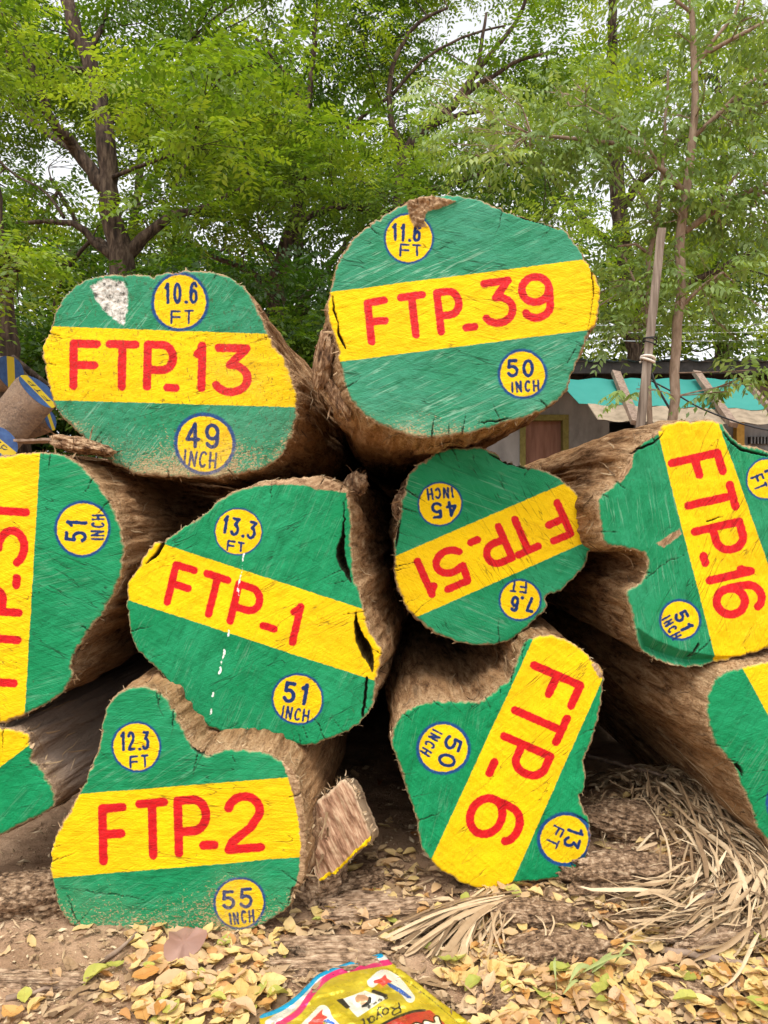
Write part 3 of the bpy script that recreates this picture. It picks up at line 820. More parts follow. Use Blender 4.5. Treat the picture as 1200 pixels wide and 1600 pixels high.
# --- lower left log
P = Paint(z)
LOGS['left low'] = build_log(dict(zoom=z, seed=47, Y=1.24, grain=12, paint=P, fade=0, wearamt=.4, grey=.8, flare=.001, axis=(.12, 0),
    label='smooth grey log at lower left, its green end mostly outside the picture',
    outline=[(-420, 1300), (-350, 1160), (-200, 1110), (-80, 1106), (0, 1112), (60, 1120), (100, 1132), (112, 1175), (125, 1200), (118, 1230), (150, 1250), (170, 1290), (195, 1330), (210, 1380), (200, 1410), (150, 1440), (80, 1470), (20, 1505), (-100, 1540), (-300, 1520), (-400, 1420)],
    band=[[(0, 1257), (112, 1172)], [(-200, 1100), (0, 1000)]], wear=wear_flat(.05), tufts=[(120, 1215, 10, .01), (175, 1290, 8, .01)], fray=60))
# --- log numbered 51, upside down
z = (600, 680, 2.0); P = Paint(z)
for ch, x, y, wd, hh in [('F', 548, 195, 82, 130), ('T', 446, 234, 92, 130), ('P', 364, 270, 94, 130), ('_', 298, 311, 46, 130), ('5', 232, 332, 106, 136), ('1', 126, 372, 46, 136)]:
    P.glyph('red', ch, x, y, wd, hh, 156.4, 156.4, 6.0)
P.disc(175, 215, 65, 71); P.disc(425, 515, 60, 67)
P.text('blue', '45', 188, 233, 82, 54, 174, 2.52); P.text('blue', 'INCH', 175, 182, 84, 38, 176, 1.75)
P.text('blue', '7.6', 434, 528, 76, 50, 184, 2.52); P.text('blue', 'FT', 421, 474, 52, 38, 186, 1.75)
LOGS['51'] = build_log(dict(zoom=z, seed=53, Y=1.33, grain=-58, paint=P, fade=.25, wearamt=.5, flare=.001,
    label='heart shaped log in the middle right of the pile with upside down lettering 51',
    outline=[(32, 375), (35, 320), (50, 260), (62, 180), (75, 130), (100, 100), (150, 65), (200, 45), (260, 42), (320, 45), (370, 75), (420, 95), (480, 105), (530, 125), (570, 150), (600, 180), (625, 220), (645, 265), (655, 320), (645, 360), (625, 410), (590, 450), (550, 485), (510, 500), (505, 540), (480, 570), (440, 610), (390, 640), (330, 655), (270, 655), (200, 635), (150, 610), (100, 570), (65, 530), (45, 480), (35, 430)],
    band=[[(35, 378), (565, 150)], [(95, 572), (650, 325)]], wear=wear_flat(.08),
    cracks=[[(325, 55, 3), (380, 85, 8), (450, 105, 4)], [(490, 545, 3), (455, 600, 3)], [(52, 265, 3), (42, 320, 8), (38, 350, 3)]],
    swell=[(35, 300, 80, 0.0060)], tufts=[(50, 215, 26, .03), (45, 260, 16, .03), (150, 68, 5, .03), (600, 180, 6, .01)], fray=170))
# --- log numbered 16
P = Paint(z)
for ch, x, y, wd, hh, u in [('F', 884, 78, 86, 172, 75), ('T', 926, 176, 98, 168, 75), ('P', 956, 292, 106, 168, 75), ('_', 983, 368, 48, 168, 75), ('1', 999, 432, 44, 158, 72), ('6', 1013, 480, 108, 168, 75)]:
    P.glyph('red', ch, x, y, wd, hh, 75, 77, 6.6)
P.disc(925, 577, 58, 66); P.disc(1195, 137, 60, 66)
P.text('blue', '51', 936, 580, 62, 46, 64, 2.52); P.text('blue', 'INCH', 898, 602, 76, 34, 62, 1.75)
P.text('blue', 'FT', 1172, 147, 46, 44, 68, 1.75); P.text('blue', '11', 1212, 118, 50, 44, 68, 2.35)
LOGS['16'] = build_log(dict(zoom=z, seed=61, Y=1.24, grain=62, paint=P, fade=.3, wearamt=.6, warm=.5, flare=.001, tilt=(.00002, 0),
    label='log at right edge with hollow bitten out of its side, painted 16 on upright band',
    outline=[(775, 55), (810, 20), (860, -12), (880, -36), (960, -44), (1050, -42), (1075, -10), (1120, 30), (1200, 50), (1320, 120), (1400, 240), (1420, 400), (1380, 540), (1260, 640), (1200, 664), (1120, 690), (1050, 710), (960, 730), (880, 712), (820, 682), (796, 650), (782, 590), (768, 540), (760, 490), (800, 462), (824, 420), (822, 380), (790, 362), (720, 344), (690, 330), (676, 260), (670, 210), (690, 180), (730, 140), (760, 95)],
    band=[[(860, 5), (1040, 715)], [(1060, 5), (1200, 400)]], wear=wear_flat(.1),
    chamfer=[([(790, 600), (850, 640), (930, 672), (1040, 690), (1120, 690), (1050, 720), (960, 745), (860, 720), (800, 690)], .0016)],
    bare=[[(780, 60), (800, 30), (855, 0), (868, -36), (850, -40), (760, 30), (700, 120), (740, 150), (775, 100)], [(850, 340), (925, 290), (930, 310), (875, 350)]],
    cracks=[[(880, -20, 2), (850, 20, 6), (800, 40, 8), (770, 60, 3)], [(1060, -10, 4), (1110, 40, 9), (1200, 65, 5)], [(820, 450, 2), (880, 400, 2.5), (950, 370, 1.5)], [(960, 690, 3), (985, 650, 8), (960, 700, 4), (1020, 640, 3)], [(1010, 270, 5), (1060, 255, 3)], [(940, 640, 1), (965, 670, 2)]],
    swell=[(770, 55, 160, 0.0250), (690, 300, 140, 0.0150)], tufts=[(760, 80, 40, .02), (720, 140, 30, .018), (690, 175, 16, .016), (960, -44, 12, .015), (790, 640, 8, .01), (1190, 50, 8, .01)], fray=200))
# --- log numbered 6
z = (580, 960, 1.9355); P = Paint(z)
for ch, x, y, wd in [('F', 486, 138, 92), ('T', 446, 238, 104), ('P', 396, 352, 104), ('_', 366, 430, 62), ('6', 322, 524, 138)]:
    P.glyph('red', ch, x, y, wd, 178, 115, 113.5, 6.6)
P.disc(218, 405, 72, 82); P.disc(585, 680, 72, 83)
P.text('blue', '50', 238, 416, 98, 56, 110, 2.69); P.text('blue', 'INCH', 181, 388, 82, 36, 120, 1.75)
P.text('blue', '13', 612, 677, 66, 54, 108, 2.52); P.text('blue', 'FT', 556, 672, 66, 40, 116, 1.75)
LOGS['6'] = build_log(dict(zoom=z, seed=71, Y=1.25, grain=40, paint=P, fade=0, wearamt=.35, flare=.001, axis=(0, 0),
    label='twisted log on leaf litter under the heart shaped one, painted 6 on steep band',
    outline=[(490, 72), (530, 62), (570, 70), (620, 95), (660, 130), (690, 160), (700, 190), (698, 240), (690, 290), (678, 340), (665, 390), (648, 420), (640, 450), (650, 490), (645, 530), (630, 555), (640, 590), (660, 630), (665, 680), (650, 730), (620, 770), (580, 795), (520, 805), (430, 815), (410, 825), (360, 832), (310, 825), (270, 810), (240, 790), (210, 775), (180, 745), (160, 720), (145, 680), (140, 630), (125, 580), (105, 520), (90, 470), (70, 420), (62, 370), (72, 335), (95, 305), (130, 280), (180, 265), (240, 265), (310, 265), (350, 250), (390, 220), (420, 190), (435, 160), (445, 120), (460, 90)],
    band=[[(487, 80), (180, 745)], [(700, 195), (425, 815)]], wear=wear_flat(.04),
    cracks=[[(295, 555, .8), (350, 510, 1.6), (410, 450, 1)], [(590, 170, .8), (640, 200, 1.2)]],
    bare=[[(665, 150), (685, 145), (702, 190), (690, 192)]],
    swell=[(150, 275, 120, 0.0150), (690, 300, 200, 0.0060)], tufts=[(685, 160, 22, .008), (640, 560, 8, .008)], fray=170))
# --- bottom right log
P = Paint(z); P.disc(1270, 570, 66, 78)
LOGS['right low'] = build_log(dict(zoom=z, seed=83, Y=1.22, grain=20, paint=P, fade=.05, wearamt=.4, flare=.001, axis=(-.02, .0), warm=.3,
    label='log in the lower right corner, cut off by the frame, resting on dry fibres',
    outline=[(1160, 152), (1125, 160), (1090, 170), (1050, 190), (1030, 215), (1018, 260), (1022, 330), (1040, 380), (1065, 420), (1100, 460), (1120, 520), (1150, 590), (1170, 640), (1200, 692), (1240, 780), (1330, 920), (1470, 890), (1560, 700), (1560, 400), (1480, 230), (1350, 150), (1240, 140)],
    band=[[(1125, 165), (1200, 305)], [(1330, 140), (1440, 350)]], wear=wear_flat(.06),
    cracks=[[(1105, 455, 10), (1118, 470, 12), (1122, 490, 4)], [(1125, 480, 1), (1200, 470, 2)], [(1160, 570, 2), (1200, 545, 2)]],
    swell=[(1030, 300, 200, 0.0250), (1130, 560, 140, 0.0150)], tufts=[(1090, 170, 10, .015), (1110, 470, 10, .01)], fray=120))

# ------------------------------------------------------------------ trees
def leaf_mat(name, stops, trans=.45):
    N = NT(name)
    v = N.attr('tone')
    c = N.ramp(v, stops)
    t = N.mix(1.0, c, (1.35, 1.35, .5), 'MULTIPLY')
    return N.bsdf(c, .48, None, .45, (trans, t))
M['leaf_fresh'] = leaf_mat('leaf_fresh', [(0, (.034, .082, .008)), (.4, (.092, .165, .012)), (.75, (.185, .275, .022)), (1, (.28, .36, .035))])
M['leaf_back'] = leaf_mat('leaf_back', [(0, (.024, .060, .007)), (.5, (.080, .150, .012)), (1, (.17, .26, .022))])
M['leaf_sage'] = leaf_mat('leaf_sage', [(0, (.085, .145, .035)), (.5, (.165, .245, .065)), (.9, (.26, .36, .10)), (1, (.31, .39, .11))], .4)

def fronds(B, D, Ln, K, ll, lw, droop, hang, tone, flat=.8):
    """compound leaves as one vertex array: B base points, D directions, Ln rachis lengths, K leaflet pairs"""
    n = len(B)
    D = D / (np.linalg.norm(D, axis=1)[:, None] + 1e-9)
    up = np.array([0, 0, 1.0]) + rng.normal(0, (1 - flat) * 1.2 + .15, (n, 3))
    S = np.cross(D, up); S /= np.linalg.norm(S, axis=1)[:, None] + 1e-9
    Nn = np.cross(S, D)
    Vs = []; Ts = []
    for k in range(K):
        t = (k + .8) / K
        c = B + D * (Ln * t)[:, None]
        c[:, 2] -= droop * Ln * t * t
        prof = .55 + .45 * math.sin(math.pi * min(t * .85 + .12, 1))
        for sg in (-1, 1):
            d = S * sg * .9 + D * .42 + rng.normal(0, .16, (n, 3))
            d[:, 2] -= hang
            d /= np.linalg.norm(d, axis=1)[:, None]
            wv = np.cross(d, Nn + rng.normal(0, .35, (n, 3))); wv /= np.linalg.norm(wv, axis=1)[:, None] + 1e-9
            L = (ll * prof * rng.uniform(.8, 1.2, n))[:, None]; W = (lw * prof * rng.uniform(.8, 1.2, n))[:, None]
            tip = c + d * L; tip[:, 2] -= .12 * L[:, 0]
            Vs.append(np.stack([c, c + d * L * .45 + wv * W / 2, tip, c + d * L * .45 - wv * W / 2], 1))
            Ts.append(np.repeat((tone + rng.normal(0, .07, n))[:, None], 4, 1))
    V = np.concatenate(Vs).reshape(-1, 3); T = np.clip(np.concatenate(Ts).ravel(), 0, 1)
    Fq = np.arange(len(V)).reshape(-1, 4)
    return V, Fq, T

def limb_points(spec, Y):
    P = []; r = []
    for q in spec:
        y = Y + (q[3] if len(q) > 3 else 0)
        P.append(at(q[0], q[1], y)); r.append(q[2] * y / F)
    P = np.array(P); r = np.array(r)
    Q = spline(np.concatenate([P, r[:, None]], 1), .12)
    Q[1:-1, :3] += rng.normal(0, .012, (len(Q) - 2, 3)) * np.clip(Q[1:-1, 3:] * 14, .3, 1.2)
    return Q[:, :3], np.maximum(Q[:, 3], .002)

def make_tree(name, label, Y, limbs, clumps, mat, bark, fr, group, cat='tree', twig=.006, k=9):
    """limbs: photo-pixel polylines with radius; clumps: (centre xyz, radii, frond count, tone)"""
    base = None
    G = Geo(); pts = []
    for i, L in enumerate(limbs):
        P, r = limb_points(L, Y)
        if i == 0:
            g = P[0].copy(); gzv = float(gz([g[0]], [g[1]])[0])
            if P[0][2] > gzv:
                P = np.vstack([[g[0], g[1], gzv - .05], P]); r = np.concatenate([[r[0] * 1.45], r])
            base = np.array([g[0], g[1], gzv])
        G.tube(P, r, k if i < 3 else 6, 0.5); pts.append(P)
    pts = np.concatenate(pts)
    VV = []; FF = []; TT = []; off = 0
    for c, rad, n, tone in clumps:
        c = np.asarray(c, float); rad = np.asarray(rad, float)
        j = np.argmin(((pts - c) ** 2).sum(1))
        if twig:
            a = pts[j]; mid = (a + c) / 2 + rng.normal(0, .08, 3) * np.linalg.norm(c - a)
            P = spline(np.array([a, mid, c]), .12)
            G.tube(P, np.linspace(twig * 1.5, twig * .4, len(P)), 4, .5, False)
            for _ in range(4):
                e = c + rng.normal(0, .6, 3) * rad
                G.tube(np.array([P[len(P) // 2 + rng.integers(0, max(1, len(P) // 2))], (P[-1] + e) / 2 + rng.normal(0, .1, 3) * rad, e]), [twig * .6, twig * .45, twig * .25], 3, .5, False)
        u = rng.normal(0, 1, (n, 3)); u /= np.linalg.norm(u, axis=1)[:, None]
        u *= rng.uniform(.15, 1, n)[:, None] ** .6
        B = c + u * rad
        D = u * [1, 1, .25] + rng.normal(0, .35, (n, 3)) * [1, 1, .4] + [0, 0, fr.get('rise', .0)]
        Ln = fr['len'] * rng.uniform(.7, 1.25, n)
        V, Fq, T = fronds(B, D, Ln, fr['K'], fr['ll'], fr['lw'], fr['droop'], fr['hang'], np.clip(tone + rng.normal(0, .12, n), 0, 1), fr.get('flat', .8))
        VV.append(V); FF.append(Fq + off); TT.append(T); off += len(V)
    t = empty(name, base, label, cat, group)
    G.build('trunk', bark, t, base)
    obj('crown', np.concatenate(VV), np.concatenate(FF), mat, t, base, {'tone': np.concatenate(TT)}, False)
    return t, base

def cloud(n, x0, x1, y0, y1, Y0, Y1, rad, cnt, tone=.5, dens=None, tjit=.27):
    """clumps whose centres fill a frame region at a range of distances"""
    out = []; tries = 0
    while len(out) < n and tries < n * 30:
        tries += 1
        px, py, Y = rng.uniform(x0, x1), rng.uniform(y0, y1), rng.uniform(Y0, Y1)
        if dens is not None and rng.random() > dens(px, py): continue
        s = rng.uniform(.65, 1.3)
        r = np.array([rad * s, rad * s, rad * s * rng.uniform(.22, .48)])
        out.append((at(px, py, Y), r, max(6, int(cnt * s * s)), tone + rng.normal(0, tjit)))
    return out

def gaps(px, py):
    """where the photograph's sky shows through most"""
    d = 1.0
    for gx, gy, rx, ry, a in [(50, 230, 60, 70, .85), (130, 40, 40, 50, .6), (290, 50, 60, 40, .5), (225, 260, 40, 40, .5), (725, 165, 50, 70, .97), (690, 110, 60, 40, .7), (650, 60, 50, 40, .5), (480, 240, 70, 30, .4),
                              (930, 250, 80, 60, .95), (1120, 240, 70, 60, .85), (960, 320, 70, 45, .85), (1150, 130, 50, 50, .7), (1000, 140, 50, 40, .6), (800, 150, 50, 40, .6), (300, 350, 25, 15, .7), (60, 480, 50, 30, .55), (930, 560, 60, 20, .6), (620, 330, 50, 20, .5), (860, 70, 40, 30, .5), (370, 60, 40, 30, .4), (40, 130, 50, 60, .6)]:
        d -= a * math.exp(-((px - gx) / rx) ** 2 - ((py - gy) / ry) ** 2)
    return max(d, 0)

FRA = dict(len=.36, K=7, ll=.078, lw=.034, droop=.25, hang=.12, flat=.85)
def build_trees():
    # big forked tree at left
    limbs = [[(188, 640, 24), (189, 520, 21), (190, 430, 20), (186, 385, 19), (173, 335, 16), (165, 290, 15), (167, 230, 15), (158, 180, 13.5), (148, 130, 13), (135, 85, 12), (112, 30, 11), (104, -30, 10), (98, -140, 8)],
             [(166, 300, 11), (140, 262, 10.5), (118, 232, 10), (95, 205, 8.5, -.2), (70, 160, 7, -.3), (40, 80, 6, -.4), (15, 30, 6, -.5), (-20, -20, 5, -.5)],
             [(192, 405, 12), (215, 385, 10), (245, 350, 8), (280, 335, 6.5), (330, 320, 4), (390, 285, 3)],
             [(118, 235, 6), (70, 205, 4.5, .3), (25, 165, 3.5, .5), (0, 120, 2.5, .6), (-20, 80, 2, .6)],
             [(180, 405, 7), (150, 380, 6), (125, 355, 5.5), (100, 348, 4.5), (60, 346, 3.5), (0, 352, 2.5), (-40, 350, 2)],
             [(178, 400, 5), (150, 372, 4, .3), (120, 400, 3.5, .3), (100, 430, 3, .4), (85, 475, 2.2, .4), (80, 500, 1.5, .4)],
             [(120, 404, 3, .3), (80, 420, 2.5, .5), (30, 440, 2, .6), (0, 455, 1.5, .6)],
             [(140, 112, 6), (118, 108, 5, -.1), (95, 104, 4.5, -.2), (70, 85, 4, -.3), (55, 71, 3.5, -.4)],
             [(152, 122, 6), (168, 112, 5, -.1), (186, 108, 4.5, -.2)],
             [(135, 85, 6), (160, 40, 4, .2), (175, -10, 3, .3)], [(100, 340, 3), (70, 300, 2.2, .3), (20, 270, 1.8, .4), (-20, 230, 1.5, .4)],
             [(15, 130, 3, .4), (10, 90, 2.5, .4), (25, 30, 2, .4)], [(165, 200, 4), (210, 160, 3, .4), (260, 120, 2.5, .6), (300, 60, 2, .7)],
             [(170, 280, 4), (230, 255, 3, -.3), (300, 235, 2.2, -.6)], [(186, 355, 4), (183, 345, 5), (182, 330, 4)]]
    cl = cloud(34, -90, 250, -120, 400, 7.9, 10.0, .44, 52, .44, gaps) + cloud(4, -60, 130, 20, 180, 6.4, 7.2, .22, 20, .6, gaps) + cloud(30, 210, 480, -120, 400, 6.8, 9.6, .44, 54, .46, gaps)
    cl += cloud(9, 210, 470, 90, 330, 5.4, 6.6, .30, 34, .7, gaps)
    cl += cloud(5, -60, 120, 300, 430, 6.5, 8.0, .32, 34, .6, gaps)
    make_tree('spreading_tree', 'dark forked tree with feathery leaves behind the log painted 13', 7.5, limbs, cl, M['leaf_fresh'], M['tree_bark'], FRA, 'leafy trees behind the log pile')
    # tree behind, between the two top logs
    limbs = [[(425, 660, 16), (428, 520, 15), (432, 460, 14), (440, 405, 12), (452, 370, 10), (468, 300, 8), (474, 250, 7), (480, 180, 5), (490, 80, 4), (500, -40, 3)],
             [(433, 470, 9), (410, 440, 7), (380, 420, 5), (330, 400, 3.5)], [(445, 385, 8), (480, 340, 6), (540, 322, 5), (600, 332, 4), (640, 322, 3)],
             [(470, 290, 6), (430, 235, 5), (380, 200, 4), (310, 170, 3)], [(474, 250, 5), (520, 220, 4), (570, 180, 3), (610, 150, 2.4)], [(480, 180, 4), (450, 120, 3), (400, 60, 2.4)]]
    cl = cloud(43, 250, 720, -110, 420, 8.4, 10.8, .50, 52, .52, gaps)
    cl += cloud(8, 400, 640, 200, 340, 7.0, 8.0, .34, 36, .7, gaps)
    make_tree('spreading_tree', 'leafy tree with a thin dark trunk in the gap between the two top logs', 9.6, limbs, cl, M['leaf_fresh'], M['tree_bark'], FRA, 'leafy trees behind the log pile')
    # tree behind the top round log, its limb reaching up to the right
    limbs = [[(690, 700, 13), (680, 560, 12), (655, 450, 11), (628, 380, 9.5), (622, 300, 8.5), (632, 240, 8), (665, 198, 7.5), (695, 175, 7), (722, 148, 6.5), (742, 115, 5), (770, 80, 4), (812, 25, 3), (830, -40, 2.5)],
             [(700, 172, 5), (740, 138, 4.5), (768, 122, 3.5), (810, 95, 3), (870, 80, 2.2)], [(630, 245, 6), (612, 190, 5), (610, 130, 4), (622, 80, 3.5), (655, 35, 3), (700, 12, 2)],
             [(655, 205, 5), (690, 190, 4), (730, 176, 3.5), (775, 172, 2)], [(725, 145, 4), (742, 115, 4), (752, 70, 3), (760, 20, 2)], [(612, 150, 3), (660, 95, 2.5), (720, 60, 2), (790, 40, 1.6)],
             [(622, 300, 5), (700, 290, 4), (780, 260, 3), (850, 255, 2)]]
    cl = cloud(32, 560, 930, -110, 380, 9.0, 11.0, .48, 50, .48, gaps)
    make_tree('spreading_tree', 'tall tree behind the round top log, bare limb showing against white sky', 9.2, limbs, cl, M['leaf_fresh'], M['tree_bark'], FRA, 'leafy trees behind the log pile')
    # dark trunk at the far left
    limbs = [[(6, 640, 30), (9, 600, 24), (10, 560, 19), (8, 510, 17), (4, 460, 16), (-2, 400, 15), (-18, 280, 14), (-45, 120, 12), (-60, -60, 10)],
             [(14, 565, 8, -.1), (30, 588, 6, -.15), (55, 602, 5, -.2), (92, 625, 4, -.25)], [(18, 560, 7, -.05), (45, 582, 5, -.05), (75, 600, 4, -.05), (110, 640, 3, -.05)], [(12, 575, 8, -.2), (26, 600, 6, -.25), (40, 640, 5, -.3)],
             [(-2, 420, 6), (20, 400, 4, -.3), (30, 420, 3, -.5)]]
    cl = cloud(8, -70, 30, 385, 470, 3.6, 4.2, .14, 16, .78) + cloud(14, -160, 20, -60, 380, 4.4, 5.2, .36, 40, .5, gaps)
    make_tree('spreading_tree', 'dark tree with spreading roots at the far left above the small blue ended logs', 4.5, limbs, cl, M['leaf_fresh'], M['tree_bark'], dict(FRA, len=.26, ll=.05, lw=.022), 'leafy trees behind the log pile')
    # slender pale tree at right
    limbs = [[(1052, 700, 7.5), (1054, 600, 7.5), (1058, 520, 7.5), (1064, 430, 7.5), (1068, 350, 7.5), (1073, 290, 7), (1084, 200, 6), (1086, 100, 5), (1080, 0, 4), (1076, -90, 3)],
             [(1070, 302, 5.5), (1040, 272, 5), (1005, 242, 4.2), (960, 226, 3.6), (910, 218, 3), (830, 210, 2)],
             [(1070, 362, 5.5), (1120, 327, 5), (1160, 302, 4.2), (1240, 276, 3)], [(1042, 274, 3.2), (1005, 225, 2.6), (960, 190, 2), (915, 165, 1.5)],
             [(1112, 333, 4), (1160, 313, 3.5), (1240, 286, 3)], [(1082, 215, 4), (1118, 182, 3.6), (1150, 148, 3.2), (1210, 100, 2.6)], [(1086, 108, 3.6), (1112, 72, 3), (1146, 24, 2.4), (1165, -30, 2)],
             [(1092, 90, 3.8), (1130, 68, 3.4), (1180, 42, 3), (1240, 12, 2)], [(1080, 20, 3.4), (1062, 5, 3), (1040, -15, 2.6)], [(1110, 180, 2.4, .1), (1160, 170, 2.4, .1), (1230, 150, 2, .1)],
             [(1063, 480, 3), (1085, 455, 3), (1110, 440, 2.4), (1130, 425, 2)], [(1118, 330, 2), (1140, 290, 1.6), (1180, 240, 1.2)]]
    def along(L, n, r, cnt, tone, Y=4.0):
        P, _ = limb_points(L, Y); o = []
        for _ in range(n):
            c = P[rng.integers(len(P) // 5, len(P))] + rng.normal(0, r * .7, 3) - [0, 0, r * .4]
            o.append((c, [r, r, r * .7], cnt, tone + rng.normal(0, .12)))
        return o
    cl = []
    for i, n in [(1, 11), (2, 5), (3, 8), (4, 5), (5, 6), (6, 4), (7, 5), (8, 3), (9, 4), (10, 4), (11, 4)]:
        cl += along(limbs[i], n, .15, 9, .5)
    cl += cloud(20, 640, 960, 110, 260, 3.8, 4.5, .13, 7, .6) + cloud(8, 920, 1230, 380, 540, 4.1, 4.5, .12, 6, .5) + cloud(5, 900, 1220, 560, 625, 3.6, 4.0, .07, 3, .5) + cloud(9, 1000, 1240, 20, 260, 4.1, 4.6, .14, 7, .6)
    t, _ = make_tree('slender_tree', 'slender pale tree with drooping leaves in front of the turquoise awning', 4.0, limbs, cl, M['leaf_sage'], M['pale_bark'], dict(len=.20, K=6, ll=.052, lw=.021, droop=.35, hang=.75, flat=.75), 'young trees beside the awning', twig=.0028, k=8)
    limbs = [[(1016, 700, 4.5), (1014, 560, 4.2), (1012, 470, 4), (1015, 398, 4), (1025, 350, 3.4), (1033, 295, 3), (1040, 200, 2.4), (1044, 110, 1.8)], [(1015, 398, 3), (1003, 384, 2.6), (990, 378, 2.2), (965, 385, 1.6)], [(1010, 480, 2), (992, 440, 1.8), (975, 400, 1.2)],
             [(1026, 348, 2), (1000, 300, 1.5), (960, 275, 1)]]
    cl = along(limbs[0], 4, .12, 6, .5, 4.25) + along(limbs[1], 3, .1, 6, .5) + along(limbs[2], 3, .1, 6, .6) + along(limbs[3], 4, .1, 6, .6) + cloud(8, 890, 1000, 420, 540, 4.1, 4.5, .11, 7, .5)
    make_tree('slender_tree', 'thin brown sapling close behind the leaning timber post', 4.15, limbs, cl, M['leaf_sage'], M['pale_bark'], dict(len=.19, K=6, ll=.05, lw=.022, droop=.35, hang=.5, flat=.75), 'young trees beside the awning', twig=.0025, k=7)
    # bright tree beyond the building on the right
    limbs = [[(1000, 640, 14), (985, 480, 13), (965, 300, 12), (958, 120, 9), (957, 45, 7), (958, -20, 6), (958, -90, 5)], [(968, 330, 7), (1040, 240, 6), (1120, 180, 5), (1210, 120, 3)], [(975, 400, 6), (900, 330, 5), (850, 260, 4), (800, 200, 3)],
             [(985, 470, 6), (1080, 440, 5), (1180, 390, 4), (1260, 350, 3)]]
    cl = cloud(39, 800, 1300, -120, 540, 12, 16, .85, 44, .82, gaps)
    make_tree('spreading_tree', 'bright green tree beyond the low building at right', 14, limbs, cl, M['leaf_fresh'], M['tree_bark'], dict(len=.60, K=7, ll=.13, lw=.055, droop=.3, hang=.2, flat=.75), 'leafy trees behind the log pile', twig=.012)
    # far row
    words = ['far tree at the left edge seen between the leaning boughs', 'far tree seen through the fork behind the log painted 13', 'far tree low in the gap between the two top logs', 'far tree hidden behind the round top log', 'far tree over the dark roof of the building']
    for i, (cx, Y, tone) in enumerate([(-30, 19, .42), (210, 21, .36), (470, 18, .34), (760, 20, .40), (1120, 21, .55)]):
        limbs = [[(cx, 690, 12), (cx + 8, 560, 11), (cx - 4, 400, 9), (cx + 10, 250, 6), (cx, 120, 4)], [(cx, 480, 6), (cx + 70, 380, 4), (cx + 120, 300, 3)], [(cx, 450, 6), (cx - 80, 360, 4), (cx - 130, 280, 3)]]
        cl = cloud(24, cx - 190, cx + 190, 60, 500, Y - 2.2, Y + 2.2, 1.15, 34, tone, gaps)
        cl += cloud(24, cx - 180, cx + 180, 380, 670, Y - 3.5, Y, 1.1, 40, tone - .05, gaps)
        make_tree('distant_tree', words[i], Y, limbs, cl, M['leaf_back'], M['tree_bark'], dict(len=.85, K=6, ll=.21, lw=.095, droop=.3, hang=.2, flat=.7), 'far trees closing the view', twig=.02, k=6)
build_trees()

def build_shrubs():
    for (px0, px1, py0, py1, Y, n, lab) in [(-80, 170, 520, 735, 6.2, 60, 'dark green shrub on the bank behind the small blue ended logs'), (440, 560, 480, 660, 7.0, 26, 'low dark shrub in the gap between the two top logs'), (150, 450, 430, 640, 7.0, 34, 'leafy shrub standing behind the log painted 13')]:
        cx = (px0 + px1) / 2
        limbs = [[(cx, 700, 4), (cx + 5, 640, 3), (cx - 4, 580, 2)], [(cx, 660, 3), (cx + 40, 600, 2), (cx + 60, 560, 1.4)], [(cx, 660, 3), (cx - 40, 610, 2), (cx - 60, 560, 1.4)]]
        cl = cloud(n, px0, px1, py0, py1, Y - .5, Y + .6, .38, 34, .34)
        make_tree('leafy_shrub', lab, Y, limbs, cl, M['leaf_back'], M['tree_bark'], dict(len=.28, K=6, ll=.07, lw=.034, droop=.3, hang=.2, flat=.7), 'shrubs behind the pile', 'shrub', .004, 5)
build_shrubs()

